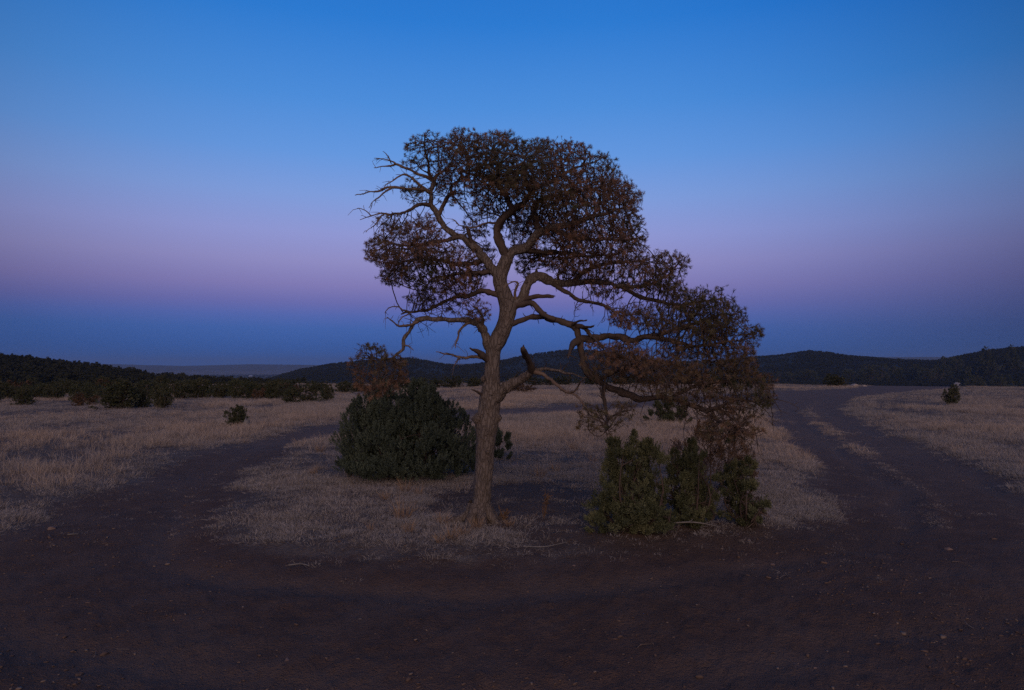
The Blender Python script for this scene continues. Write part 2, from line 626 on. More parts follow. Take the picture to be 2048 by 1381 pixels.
def mat_grey_wood(nt, bsdf):
    p = position(nt)
    a = noise_tex(nt, 15, 5, 0.65, p)
    col = ramp(nt, a, [(0.3, (0.13, 0.115, 0.11)), (0.7, (0.25, 0.23, 0.22))])
    nt.links.new(col, bsdf.inputs['Base Color'])
    bump(nt, bsdf, noise_tex(nt, 60, 4, 0.7, p), 0.7, 0.006)


def tint_mat(stops, rough=0.8, trans=0.0, jitter=0.0, scale=2.0):
    def build(nt, bsdf):
        t = attr(nt, 'tint')
        if jitter:
            t = math_node(nt, 'ADD', t, math_node(nt, 'MULTIPLY', math_node(nt, 'SUBTRACT', noise_tex(nt, scale, 3, 0.6, position(nt)), 0.5), jitter))
        nt.links.new(ramp(nt, t, stops), bsdf.inputs['Base Color'])
    return build


M_GROUND = material('ground', mat_ground, 0.95, 0.1)
M_BARK = material('pine_bark', mat_bark, 0.9, 0.15)
M_LIMB = material('pine_limb_bark', mat_limb, 0.9, 0.15)
M_DEAD = material('dead_wood', mat_dead, 0.9, 0.15)
M_GREY = material('weathered_wood', mat_grey_wood, 0.9, 0.15)
M_NEEDLE = material('pine_needles', tint_mat([(0.0, (0.046, 0.058, 0.028)), (0.30, (0.118, 0.094, 0.050)), (0.62, (0.172, 0.100, 0.064)),
                                              (1.0, (0.245, 0.135, 0.092))], jitter=0.5), 0.75, 0.2)
M_JUN = material('juniper_foliage', tint_mat([(0.0, (0.046, 0.060, 0.046)), (0.5, (0.078, 0.098, 0.072)), (1.0, (0.120, 0.142, 0.102))], jitter=0.4), 0.8, 0.15)
M_OLIVE = material('olive_juniper_foliage', tint_mat([(0.0, (0.060, 0.067, 0.038)), (0.5, (0.102, 0.110, 0.058)), (1.0, (0.160, 0.158, 0.086))], jitter=0.4), 0.8, 0.15)
M_FARJ = material('field_tree_foliage', tint_mat([(0.0, (0.042, 0.050, 0.030)), (0.5, (0.072, 0.080, 0.045)), (1.0, (0.120, 0.102, 0.058))], jitter=0.6, scale=0.6), 0.85, 0.1)
M_RUSSET = material('russet_shrub', tint_mat([(0.0, (0.070, 0.050, 0.032)), (0.5, (0.125, 0.078, 0.050)), (1.0, (0.22, 0.130, 0.085))], jitter=0.4), 0.85, 0.1)
M_HILLT = material('hill_wood_foliage', tint_mat([(0.0, (0.026, 0.029, 0.019)), (1.0, (0.046, 0.046, 0.029))], jitter=0.5, scale=0.02), 0.9, 0.05)


def mat_grass(nt, bsdf):
    g = attr(nt, 'gold', 'INSTANCER')
    oi = node(nt, 'ShaderNodeObjectInfo')
    t = attr(nt, 'tint')
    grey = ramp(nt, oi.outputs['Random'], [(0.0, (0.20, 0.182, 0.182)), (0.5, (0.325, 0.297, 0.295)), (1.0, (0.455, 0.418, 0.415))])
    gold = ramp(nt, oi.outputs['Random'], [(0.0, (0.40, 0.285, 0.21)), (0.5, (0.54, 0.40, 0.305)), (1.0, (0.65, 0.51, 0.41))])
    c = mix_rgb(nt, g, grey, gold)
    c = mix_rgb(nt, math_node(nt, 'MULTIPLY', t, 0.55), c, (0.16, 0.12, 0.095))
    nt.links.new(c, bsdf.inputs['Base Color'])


def mat_stone(nt, bsdf):
    p = position(nt)
    a = noise_tex(nt, 14, 5, 0.65, p)
    nt.links.new(ramp(nt, a, [(0.3, (0.13, 0.085, 0.07)), (0.7, (0.27, 0.19, 0.16))]), bsdf.inputs['Base Color'])
    bump(nt, bsdf, noise_tex(nt, 50, 4, 0.7, p), 0.6, 0.008)


def mat_pale_stone(nt, bsdf):
    p = position(nt)
    a = noise_tex(nt, 6, 5, 0.65, p)
    nt.links.new(ramp(nt, a, [(0.3, (0.26, 0.21, 0.18)), (0.7, (0.48, 0.42, 0.38))]), bsdf.inputs['Base Color'])
    bump(nt, bsdf, noise_tex(nt, 30, 4, 0.7, p), 0.6, 0.01)


M_GRASS = material('dry_grass', mat_grass, 0.85, 0.1)
M_STONE = material('red_stone', mat_stone, 0.9, 0.2)
M_PALE = material('pale_stone', mat_pale_stone, 0.9, 0.2)
M_LITTER = material('soil_litter', tint_mat([(0.0, (0.07, 0.045, 0.037)), (0.5, (0.15, 0.10, 0.078)), (1.0, (0.30, 0.23, 0.18))]), 0.9, 0.1)


# ------------------------------------------------------------------ ground sheet
def build_ground():
    rr = [0.5]
    while rr[-1] < 15500:
        r = rr[-1]
        rr.append(r * (1.011 if r < 60 else 1.018 if r < 300 else 1.028))
    rr = np.array(rr)
    az = np.concatenate([np.radians(np.arange(-46, 46.01, 0.22)), np.radians(np.arange(48, 312.1, 3.0))])
    nr, na = len(rr), len(az)
    A, Rr = np.meshgrid(az, rr)
    X, Y = (Rr * np.sin(A)).ravel(), (Rr * np.cos(A)).ravel()
    Z = height(X, Y)
    V = np.vstack([np.stack([X, Y, Z], 1), [(0, 0, float(height(0.0, 0.0)))]])
    idx = np.arange(nr * na).reshape(nr, na)
    nx = np.roll(idx, -1, 1)
    Q = np.stack([idx[:-1], idx[1:], nx[1:], nx[:-1]], -1).reshape(-1, 4)
    T = np.stack([idx[0], nx[0], np.full(na, nr * na)], -1)[:, ::-1]
    c = np.append(cover(X, Y), 0.0)
    r = np.append(Rr.ravel(), 0)
    far = smooth(110, 190, r)
    b = np.interp(r, BASE_R, BASE_Z)
    wood = smooth(0.8, 4, V[:, 2] - b) * (r > 200) * (r < 2500) * np.where(r > 640, 1.0, 0.25 + 0.75 * smooth(0.36, 0.52, fbm(V[:, 0] / 22, V[:, 1] / 22, 81, 3)))
    wood = np.maximum(wood, 0.45 * smooth(9, 30, V[:, 2] - b) * (r > 2500))
    me = new_mesh('ground', V, [Q, T], [M_GROUND], True, {'cover': c, 'far': far, 'wood': wood, 'litter': under_tree(V[:, 0], V[:, 1]), 'rut': np.clip(ruts(V[:, 0], V[:, 1]), 0, 1), 'painted_falloff': smooth(7.5, 22, r + (fbm(V[:, 0] * 0.4, V[:, 1] * 0.4, 85, 3) - 0.5) * 8)})
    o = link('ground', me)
    tag(o, 'reddish bare dirt road looping round a grassy island, dry fields and hills beyond', kind='structure')
    return o


build_ground()


# ------------------------------------------------------------------ instancing for uncountable stuff
def scatter(name, pts, rotz, scl, pick, col, extra=None, tilt=None):
    me = bpy.data.meshes.new(name)
    me.vertices.add(len(pts))
    me.vertices.foreach_set('co', np.asarray(pts, np.float32).ravel())
    rot = np.zeros((len(pts), 3), np.float32)
    rot[:, 2] = rotz
    if tilt is not None:
        rot[:, 0], rot[:, 1] = tilt[:, 0], tilt[:, 1]
    a = me.attributes.new('rot', 'FLOAT_VECTOR', 'POINT')
    a.data.foreach_set('vector', rot.ravel())
    a = me.attributes.new('scl', 'FLOAT_VECTOR', 'POINT')
    s = np.asarray(scl, np.float32)
    if s.ndim == 1:
        s = np.repeat(s[:, None], 3, 1)
    a.data.foreach_set('vector', s.ravel())
    a = me.attributes.new('pick', 'INT', 'POINT')
    a.data.foreach_set('value', np.asarray(pick, np.int32))
    for k, v in (extra or {}).items():
        a = me.attributes.new(k, 'FLOAT', 'POINT')
        a.data.foreach_set('value', np.asarray(v, np.float32))
    o = link(name, me)
    ng = bpy.data.node_groups.new(name + '_scatter', 'GeometryNodeTree')
    ng.interface.new_socket('Geometry', in_out='INPUT', socket_type='NodeSocketGeometry')
    ng.interface.new_socket('Geometry', in_out='OUTPUT', socket_type='NodeSocketGeometry')
    gi, go = ng.nodes.new('NodeGroupInput'), ng.nodes.new('NodeGroupOutput')
    ip = ng.nodes.new('GeometryNodeInstanceOnPoints')
    ci = ng.nodes.new('GeometryNodeCollectionInfo')
    ci.inputs['Collection'].default_value = col
    ci.inputs['Separate Children'].default_value = True
    ci.inputs['Reset Children'].default_value = True

    def named(n, t):
        x = ng.nodes.new('GeometryNodeInputNamedAttribute')
        x.data_type = t
        x.inputs['Name'].default_value = n
        return x.outputs['Attribute']
    L = ng.links.new
    L(gi.outputs[0], ip.inputs['Points'])
    L(ci.outputs[0], ip.inputs['Instance'])
    ip.inputs['Pick Instance'].default_value = True
    L(named('pick', 'INT'), ip.inputs['Instance Index'])
    L(named('rot', 'FLOAT_VECTOR'), ip.inputs['Rotation'])
    L(named('scl', 'FLOAT_VECTOR'), ip.inputs['Scale'])
    L(ip.outputs[0], go.inputs[0])
    md = o.modifiers.new('scatter', 'NODES')
    md.node_group = ng
    return o


def library(name, meshes):
    c = bpy.data.collections.new(name)
    for i, me in enumerate(meshes):
        c.objects.link(bpy.data.objects.new('%s_%02d' % (name, i), me))
    return c


def grass_tuft(name, rng, blades, h, spread, lean, width, curl):
    s = Soup()
    for k in range(blades):
        a = rng.uniform(0, 2 * math.pi)
        r0 = spread * math.sqrt(rng.uniform(0, 1))
        p0 = np.array((r0 * math.cos(a), r0 * math.sin(a), -0.01))
        a2 = a + rng.normal(0, 0.8)
        ln = h * rng.uniform(0.45, 1.0)
        th = min(abs(rng.normal(0, lean)) + 0.08, 1.45)
        dirv = np.array((math.cos(a2) * math.sin(th), math.sin(a2) * math.sin(th), math.cos(th)))
        side = np.cross(dirv, rng.normal(0, 1, 3))
        side /= np.linalg.norm(side)
        p1 = p0 + dirv * ln * 0.55
        d2 = dirv + np.array((math.cos(a2), math.sin(a2), -0.5)) * curl * rng.uniform(0.2, 1)
        d2 /= np.linalg.norm(d2)
        p2 = p1 + d2 * ln * 0.45
        w = width * rng.uniform(0.6, 1.2)
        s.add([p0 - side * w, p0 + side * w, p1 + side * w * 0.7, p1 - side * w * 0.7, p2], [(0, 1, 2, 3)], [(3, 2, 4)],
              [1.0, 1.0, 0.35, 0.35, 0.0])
    return s.mesh(name, [M_GRASS], False)


def build_grass():
    rng = np.random.default_rng(5)
    short = [grass_tuft('short_grass', rng, 34, 0.062, 0.085, 1.05, 0.0017, 0.9) for _ in range(5)]
    mid = [grass_tuft('mid_grass', rng, 26, 0.125, 0.07, 0.65, 0.0018, 0.6) for _ in range(4)]
    tall = [grass_tuft('tall_grass', rng, 20, 0.25, 0.10, 0.36, 0.0018, 0.4) for _ in range(4)]
    col = library('grass_library', short + mid + tall)
    N = 1000000
    u = rng.uniform(0, 1, N)
    r = (4.0 ** 0.45 + u * (150 ** 0.45 - 4.0 ** 0.45)) ** (1 / 0.45)
    az = np.radians(rng.uniform(-45, 45, N))
    x, y = r * np.sin(az), r * np.cos(az)
    c = cover(x, y)
    sel = c > 0.03
    sel |= rng.uniform(0, 1, N) < 0.25
    x, y, r, c = x[sel], y[sel], r[sel], c[sel]
    N = len(x)
    px, py = project(np.stack([x, y, np.interp(r, BASE_R, BASE_Z)], 1))
    d_far, d_isl, d_right = poly_sd(x, y, FAR_FIELD), poly_sd(x, y, ISLAND), poly_sd(x, y, RIGHT_FIELD)
    patch = fbm(x * 0.55, y * 0.55, 41, 3)
    patch2 = fbm(x * 0.13, y * 0.13, 43, 3)
    tallness = smooth(0.52, 0.68, fbm(x * 0.30, y * 0.16, 47, 3)) * 0.45 * smooth(11, 18, r)

    def ell(cx, cy, rx, ry):
        return np.exp(-(((px - cx) / rx) ** 2 + ((py - cy) / ry) ** 2) * 1.1)
    for e in [(80, 950, 170, 32), (240, 905, 190, 26), (420, 880, 110, 20), (620, 815, 120, 12), (700, 822, 60, 14), (1080, 865, 110, 16),
              (1130, 845, 90, 20), (1280, 870, 70, 26), (1060, 795, 120, 8), (1960, 815, 60, 12), (1750, 838, 30, 10), (550, 868, 120, 12), (60, 880, 80, 14)]:
        tallness = np.maximum(tallness, ell(*e) * 0.85)
    tallness = np.clip(tallness, 0, 1) * smooth(0.3, 1.5, np.maximum(d_far, np.maximum(d_isl, d_right)) + (patch - 0.5) * 2)
    bare = under_tree(x, y)                     # thin on the trodden ground beneath the crown
    right = d_right > -0.3
    gap = fbm(x * 1.7, y * 1.7, 45, 3)
    dens = c ** 1.9 * (0.20 + 0.9 * smooth(0.42, 0.57, 0.45 * patch + 0.55 * gap)) * (1 - 0.95 * bare)
    dens *= np.where(r > 11, 0.18 + 0.82 * smooth(0.40, 0.56, fbm(x * 0.33, y * 0.22, 49, 4)), 1.0)
    isl = d_isl
    dens *= np.where((isl > -0.6) & (r < 14), smooth(-0.5, 0.35, isl + (patch - 0.5) * 1.6), 1.0)
    dens *= 1 - 0.88 * smooth(1030, 1105, py) * smooth(760, 980, px) * (r < 12)      # worn bare along the front rim
    # a few lonely sprigs on the road
    dens = np.maximum(dens, 0.020 * smooth(5, 9, r) * (fbm(x * 0.8, y * 0.8, 51, 2) > 0.5))
    keep = rng.uniform(0, 1, N) < dens
    x, y, r, tallness, patch2, right = [q[keep] for q in (x, y, r, tallness, patch2, right)]
    z = height(x, y)
    px, py, c, bare = px[keep], py[keep], c[keep], bare[keep]
    n = len(x)
    v = rng.uniform(0, 1, n)
    kind = np.where(v < tallness * 0.75, 2, np.where(v < tallness * 0.8 + 0.03 + 0.16 * smooth(9, 14, r), 1, 0))
    kind = np.where((rng.uniform(0, 1, n) < 0.03) & (r > 14), 2, kind)
    kind = np.where((py > 925) & (px > 440) & (px < 1680) & (kind == 2), 0, kind)
    kind = np.where(c < 0.5, 0, kind)
    pick = np.where(kind == 0, rng.integers(0, 5, n), np.where(kind == 1, rng.integers(5, 9, n), rng.integers(9, 13, n)))
    s = rng.uniform(0.6, 1.25, n) * (1 + 0.012 * np.minimum(r, 70)) * np.where(c < 0.5, 0.7, 1.0)
    s3 = np.stack([s, s, s * np.where(kind == 0, 0.9, 0.9) / (1 + 0.004 * np.minimum(r, 70))], 1)
    gold = np.clip(-0.02 + 0.62 * (kind == 2) + 0.25 * (kind == 1) + (patch2 - 0.5) * 1.5 + rng.normal(0, 0.13, n) - 0.25 * right - 0.22 * smooth(890, 960, py) * (px > 440), 0, 1)
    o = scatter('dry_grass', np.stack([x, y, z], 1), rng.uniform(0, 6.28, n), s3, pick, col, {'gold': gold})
    tag(o, 'pale dry winter grass covering the island and the fields', 'grass', kind='stuff')
    print('grass tufts', n)


build_grass()


# ------------------------------------------------------------------ litter on the bare ground
def build_litter():
    rng = np.random.default_rng(15)
    meshes = []
    for k in range(5):                       # pebbles
        s = Soup()
        P = rng.normal(0, 1, (10, 3))
        P /= np.linalg.norm(P, axis=1)[:, None]
        import bmesh
        bm = bmesh.new()
        for p in P:
            bm.verts.new(p * (0.012, 0.009, 0.006) * rng.uniform(0.7, 1.2))
        bmesh.ops.convex_hull(bm, input=bm.verts)
        bmesh.ops.triangulate(bm, faces=bm.faces)
        bm.verts.index_update()
        V = np.array([v.co[:] for v in bm.verts])
        T = [[v.index for v in f.verts] for f in bm.faces]
        bm.free()
        s.add(V, None, T, rng.uniform(0.15, 0.75))
        meshes.append(s.mesh('pebble', [M_LITTER], False))
    for k in range(4):                       # bits of straw and twig
        s = Soup()
        P = [(0, 0, 0.006)]
        a = 0.0
        for i in range(3):
            a += rng.normal(0, 0.35)
            P.append((P[-1][0] + 0.04 * math.cos(a), P[-1][1] + 0.04 * math.sin(a), 0.006 + rng.uniform(0, 0.008)))
        tube(s, P, [0.0026, 0.0024, 0.0020, 0.0014], 3, rng.uniform(0.6, 1.0))
        meshes.append(s.mesh('straw', [M_LITTER], False))
    col = library('litter_library', meshes)
    N = 38000
    u = rng.uniform(0, 1, N)
    r = (2.2 ** 0.4 + u * (26 ** 0.4 - 2.2 ** 0.4)) ** (1 / 0.4)
    az = np.radians(rng.uniform(-45, 45, N))
    x, y = r * np.sin(az), r * np.cos(az)
    c = cover(x, y)
    f = fbm(x * 1.1, y * 1.1, 61, 3)
    keep = rng.uniform(0, 1, N) < (0.10 + 0.9 * smooth(0.45, 0.7, f)) * (1 - 0.6 * c)
    x, y, r = x[keep], y[keep], r[keep]
    n = len(x)
    pick = np.where(rng.uniform(0, 1, n) < 0.93, rng.integers(0, 5, n), rng.integers(5, 9, n))
    s = rng.lognormal(-0.42, 0.5, n) * np.where(pick >= 5, 0.62, 1.0)
    o = scatter('ground_litter', np.stack([x, y, height(x, y) + 0.001], 1), rng.uniform(0, 6.28, n), s, pick, col)
    tag(o, 'small pebbles, straw and twig bits strewn over the dirt', 'litter', kind='stuff')


build_litter()


# ------------------------------------------------------------------ the big pine
PINE_BASE = ground_at(958, 1040)
PD = PINE_BASE[1]
PXM = PD / FPX                       # metres per photo pixel at the trunk


def pw(px, py, dz=0.0):
    return at_depth(px, py, PD + dz)


# key: (parent, end depth offset, points (px, py, radius px), part name)
LIMBS = {
    'trunk': (None, 0.0, [(956, 1052, 31), (959, 1036, 25), (962, 1012, 19.5), (966, 970, 18.5), (969, 925, 19), (971, 885, 20), (974, 850, 24),
                          (977, 832, 23.5), (980, 800, 21.5), (983, 770, 19), (984, 745, 16.5), (985, 720, 15.5), (987, 698, 16.5), (997, 678, 18),
                          (1008, 655, 17), (1014, 635, 17), (1016, 615, 18), (1010, 594, 16), (1002, 572, 14.5), (1000, 555, 15), (1006, 536, 14), (1014, 516, 13.5)], 'trunk'),
    'L1': ('trunk', 0.15, [(1001, 562, 12), (986, 541, 11), (969, 520, 10.5), (956, 504, 10), (944, 490, 9.5), (925, 476, 8.5), (905, 468, 8), (890, 455, 7.5),
                           (879, 436, 7.5), (870, 420, 7), (862, 408, 6.5), (861, 390, 6), (866, 370, 6), (870, 357, 5), (883, 346, 4), (898, 338, 3)], 'limb'),
    'L1a': ('L1', -0.25, [(868, 362, 4), (857, 345, 3.4), (856, 325, 3), (851, 298, 2.4), (848, 270, 1.6)], 'limb'),
    'L1b': ('L1', 0.35, [(877, 430, 5), (884, 415, 5), (892, 400, 4.5), (903, 386, 4.2), (905, 372, 3.4), (918, 362, 2.6), (938, 350, 2)], 'limb'),
    'L1c': ('L1', -0.35, [(862, 410, 5), (842, 411, 4.2), (822, 419, 3.5), (802, 428, 3), (778, 430, 2.4)], 'limb'),
    'L1d': ('L1', -0.5, [(925, 476, 5), (895, 480, 4.5), (865, 487, 4), (830, 492, 3.2), (795, 490, 2.6), (765, 480, 2)], 'limb'),
    'L1e': ('L1', 0.6, [(968, 520, 6), (940, 528, 5), (905, 528, 4.4), (870, 520, 3.6), (830, 520, 3), (790, 530, 2.2)], 'limb'),
    'L1f': ('L1', -0.1, [(985, 541, 6), (955, 548, 5), (925, 548, 4), (895, 553, 3.2), (862, 560, 2.4), (850, 585, 1.8)], 'limb'),
    'L2a': ('trunk', 0.1, [(1014, 518, 10), (1002, 492, 9.5), (996, 466, 9), (999, 446, 9), (1015, 430, 8.5), (1030, 419, 8), (1046, 408, 7), (1058, 394, 6.5),
                           (1063, 383, 6), (1078, 374, 5.5), (1098, 367, 5), (1117, 353, 4.2), (1142, 343, 3.2)], 'limb'),
    'L2a1': ('L2a', 0.5, [(1026, 421, 6.5), (1016, 402, 6.5), (1005, 384, 6), (998, 369, 5.6), (981, 360, 4.6), (956, 352, 3.6), (935, 347, 2.6)], 'limb'),
    'L2a2': ('L2a1', -0.2, [(997, 368, 5), (996, 345, 4.4), (990, 320, 3.4), (984, 298, 2.4)], 'limb'),
    'L2a3': ('L2a', -0.5, [(1062, 384, 5), (1052, 368, 4.4), (1047, 345, 3.6), (1050, 315, 2.4)], 'limb'),
    'L2b': ('trunk', -0.1, [(1014, 517, 11), (1028, 505, 10.5), (1044, 499, 10), (1063, 484, 9.5), (1080, 466, 9), (1104, 456, 8), (1135, 451, 7), (1163, 443, 6),
                            (1190, 433, 5), (1222, 425, 3.6), (1250, 415, 2.6)], 'limb'),
    'L2b1': ('L2b', 0.5, [(1080, 466, 7), (1072, 440, 7), (1067, 418, 6.5), (1080, 402, 5.5), (1110, 392, 4.6), (1145, 385, 3.6), (1185, 375, 2.6)], 'limb'),
    'L2b2': ('L2b', -0.6, [(1104, 457, 6), (1130, 470, 5.5), (1165, 478, 4.8), (1200, 480, 4), (1240, 480, 3), (1270, 478, 2)], 'limb'),
    'L2b3': ('L2b', 0.7, [(1044, 500, 6), (1075, 505, 5.5), (1110, 505, 5), (1150, 510, 4.4), (1195, 512, 3.4), (1240, 508, 2.4)], 'limb'),
    'R1': ('trunk', 0.35, [(1014, 622, 13), (1028, 608, 12), (1040, 600, 12), (1049, 588, 11.5), (1053, 574, 11), (1063, 561, 10.5), (1076, 554, 11), (1092, 558, 9.5),
                           (1110, 565, 9), (1135, 567, 8.5), (1165, 564, 8), (1200, 564, 7), (1240, 572, 6), (1285, 574, 5), (1320, 560, 3.6), (1345, 545, 2.6)], 'limb'),
    'R1a': ('R1', -0.3, [(1105, 566, 5.5), (1118, 577, 5), (1135, 586, 4.6), (1152, 599, 4.2), (1180, 605, 4), (1205, 612, 3.4), (1226, 622, 2.8), (1248, 627, 2)], 'limb'),
    'R1b': ('R1', 0.7, [(1150, 565, 5.5), (1160, 550, 5), (1185, 536, 4.6), (1220, 528, 4), (1262, 525, 3.2), (1300, 520, 2.4)], 'limb'),
    'R1c': ('R1', 0.0, [(1240, 573, 5), (1275, 592, 4.6), (1315, 604, 4.2), (1360, 610, 3.8), (1405, 604, 3), (1445, 598, 2.2)], 'limb'),
    'R2': ('trunk', -0.35, [(1012, 652, 8), (1030, 644, 7), (1054, 637, 6.2), (1084, 635, 6), (1100, 637, 7), (1122, 644, 8), (1144, 651, 8), (1153, 662, 7.5), (1158, 678, 8),
                            (1172, 678, 9), (1195, 675, 8.5), (1226, 672, 8), (1250, 678, 8.5), (1268, 682, 8), (1292, 675, 7), (1315, 676, 6.5), (1345, 684, 5.5), (1385, 692, 4.5), (1430, 690, 3.4), (1470, 680, 2.4)], 'limb'),
    'R2a': ('trunk', -0.2, [(1030, 613, 7), (1048, 608, 6.5), (1064, 608, 7), (1078, 621, 7), (1096, 634, 7.5), (1110, 640, 7)], 'limb'),
    'R2b': ('R2', -0.45, [(1145, 652, 6), (1166, 656, 5), (1181, 670, 4), (1198, 686, 3), (1208, 702, 2.2)], 'limb'),
    'R2c': ('R2', -0.6, [(1160, 680, 8), (1150, 686, 8), (1144, 697, 6), (1140, 708, 3.6), (1136, 716, 1.8)], 'limb'),
    'R2d': ('R2', 0.1, [(1290, 676, 5), (1325, 668, 4.6), (1365, 655, 4.2), (1405, 642, 3.4), (1450, 628, 2.6)], 'limb'),
    'R3': ('R2', -0.9, [(1160, 682, 7.5), (1162, 702, 6.5), (1165, 724, 6.5), (1174, 744, 9), (1194, 760, 8.5), (1219, 775, 8), (1250, 788, 8), (1286, 799, 7.5), (1312, 795, 6.5),
                        (1342, 797, 5.5), (1376, 808, 5.5), (1405, 819, 5.5), (1430, 818, 5), (1455, 808, 4.4), (1480, 800, 3.6), (1515, 802, 2.8), (1545, 795, 2)], 'limb'),
    'R3a': ('R3', -1.2, [(1400, 818, 4), (1430, 838, 3.6), (1458, 853, 3), (1488, 862, 2.2)], 'limb'),
    'R3b': ('R3', -1.3, [(1209, 770, 4.5), (1208, 795, 4), (1213, 822, 3.4), (1216, 845, 2.6), (1210, 865, 2)], 'limb'),
    'R3c': ('R3', -0.4, [(1342, 797, 4), (1370, 782, 3.8), (1405, 770, 3.4), (1450, 765, 2.8), (1490, 755, 2)], 'limb'),
    'R3d': ('R3', -0.8, [(1195, 760, 4.5), (1225, 748, 4), (1260, 735, 3.4), (1300, 728, 2.6)], 'limb'),
    'R4': ('trunk', -0.55, [(985, 800, 15), (1004, 783, 13.5), (1028, 766, 12), (1049, 753, 11), (1063, 741, 9.5), (1076, 740, 6), (1094, 740, 4), (1120, 744, 3.4), (1144, 748, 2.6), (1170, 757, 1.8)], 'limb'),
    'R4a': ('R4', -0.75, [(1064, 741, 8.5), (1061, 727, 7.5), (1054, 715, 7.5), (1048, 705, 7), (1046, 697, 5.5)], 'stub'),
    'R4b': ('R4', -0.9, [(1070, 745, 5), (1090, 752, 3.4), (1105, 761, 3.4), (1124, 779, 3.2), (1144, 788, 3), (1160, 800, 2.6), (1178, 822, 2.2), (1196, 832, 1.6)], 'dead_branch'),
    'R4c': ('R4b', -0.95, [(1140, 787, 2.6), (1152, 780, 2.2), (1160, 768, 1.8), (1172, 755, 1.2)], 'dead_branch'),
    'L3': ('trunk', -0.4, [(981, 696, 11), (972, 680, 10), (965, 660, 9), (955, 648, 8.5), (944, 643, 7.5), (924, 639, 6.5), (895, 640, 6), (865, 640, 5.5), (842, 637, 5.5), (833, 643, 5), (824, 656, 4.6),
                           (814, 669, 4.6), (806, 681, 4.4), (807, 692, 4.6), (802, 702, 4), (792, 712, 3.2), (775, 718, 2.6), (752, 718, 2), (728, 715, 1.6)], 'limb'),
    'L3a': ('L3', -0.55, [(840, 640, 3.2), (825, 651, 2.6), (808, 653, 2.4), (795, 650, 2.2), (786, 642, 1.8), (774, 635, 1.2)], 'dead_branch'),
    'L3b': ('L3', -0.6, [(944, 646, 3.4), (928, 654, 2.8), (918, 663, 2.6), (918, 675, 2.4), (913, 688, 1.8), (911, 696, 1.2)], 'dead_branch'),
    'L3c': ('L3', -0.2, [(962, 656, 5), (966, 640, 4), (962, 625, 3), (950, 615, 2.2)], 'limb'),
    'L4': ('trunk', 0.25, [(1000, 592, 8), (978, 586, 6.2), (958, 583, 5.6), (936, 592, 5.2), (916, 592, 4.8), (900, 600, 4.4), (880, 610, 4.2), (860, 618, 3.8), (836, 624, 3.4), (818, 624, 3), (802, 629, 2)], 'limb'),
    'L4a': ('L4', 0.15, [(818, 624, 2.2), (806, 622, 1.8), (795, 613, 1.5), (781, 615, 1.2), (770, 627, 0.9)], 'dead_branch'),
    'L4b': ('L4', 0.1, [(826, 625, 1.8), (806, 634, 1.5), (797, 650, 1)], 'dead_branch'),
    'D1': ('L1', -0.3, [(862, 386, 5), (850, 379, 4.6), (832, 378, 4), (800, 378, 3.4), (778, 376, 3), (756, 382, 2.4), (735, 386, 1.8), (710, 391, 1)], 'dead_branch'),
    'D1a': ('D1', -0.35, [(782, 377, 2.2), (768, 388, 1.8), (756, 396, 1.5), (744, 405, 1.2), (738, 416, 0.8)], 'dead_branch'),
    'D2': ('L1', 0.25, [(867, 362, 4.4), (850, 352, 4), (830, 346, 3.4), (808, 336, 3), (790, 330, 2.4), (766, 334, 1.8), (748, 336, 1)], 'dead_branch'),
    'D2a': ('D2', 0.2, [(806, 336, 2.4), (786, 325, 2), (766, 319, 1.5), (748, 317, 0.9)], 'dead_branch'),
    'D2b': ('D2', 0.3, [(782, 327, 1.6), (775, 314, 1.3), (766, 303, 0.8)], 'dead_branch'),
    'D3': ('L1', -0.1, [(852, 379, 3.2), (832, 365, 2.8), (812, 351, 2.4), (795, 356, 1.8), (772, 369, 1.2), (764, 380, 0.8)], 'dead_branch'),
    'D4': ('L1c', -0.45, [(780, 430, 2.2), (760, 428, 1.9), (742, 434, 1.5), (720, 440, 0.9)], 'dead_branch'),
    'D4a': ('D4', -0.4, [(744, 433, 1.4), (734, 424, 1.2), (715, 417, 0.8)], 'dead_branch'),
    'D4b': ('D4', -0.5, [(768, 430, 1.6), (752, 448, 1.3), (742, 456, 1), (732, 465, 0.7)], 'dead_branch'),
    'D5': ('trunk', -0.25, [(983, 722, 9), (968, 716, 8.5), (957, 706, 7), (948, 701, 4.5), (941, 697, 2.2)], 'stub'),
    'D5a': ('D5', -0.35, [(962, 716, 3.6), (940, 715, 2.8), (920, 714, 2.6), (898, 710, 2.2), (872, 704, 1.2)], 'dead_branch'),
    'D5b': ('D5a', -0.4, [(920, 715, 2), (914, 723, 1.7), (909, 731, 1.2)], 'dead_branch'),
    'D6': ('R1', 0.1, [(1072, 556, 6), (1073, 546, 4), (1073, 538, 1.8)], 'stub'),
    'D7': ('R1', -0.1, [(1042, 601, 8), (1060, 595, 6.5), (1080, 592, 6), (1098, 592, 5.5), (1107, 594, 4)], 'stub'),
    'D8': ('R1', -0.2, [(1032, 606, 4.5), (1029, 590, 3.6), (1030, 578, 3.4), (1036, 567, 3), (1030, 563, 2.2), (1018, 569, 1.8), (1008, 578, 1.2)], 'dead_branch'),
    'D9': ('L1', -0.1, [(944, 492, 6), (940, 476, 5.5), (937, 462, 5.2), (933, 453, 3)], 'stub'),
    'D9a': ('L2a', 0.0, [(997, 452, 3), (984, 446, 2.6), (966, 449, 2.2), (948, 456, 2), (920, 452, 1.4), (906, 440, 0.8)], 'dead_branch'),
    'D10': ('R2', -0.4, [(1142, 651, 4), (1156, 645, 3), (1172, 641, 1.8)], 'stub'),
    'D11': ('R2b', -0.4, [(1166, 657, 3.4), (1176, 655, 3), (1187, 652, 2.2)], 'stub'),
    'D12': ('trunk', -0.2, [(970, 795, 4.5), (958, 788, 3.4), (945, 780, 2)], 'stub'),
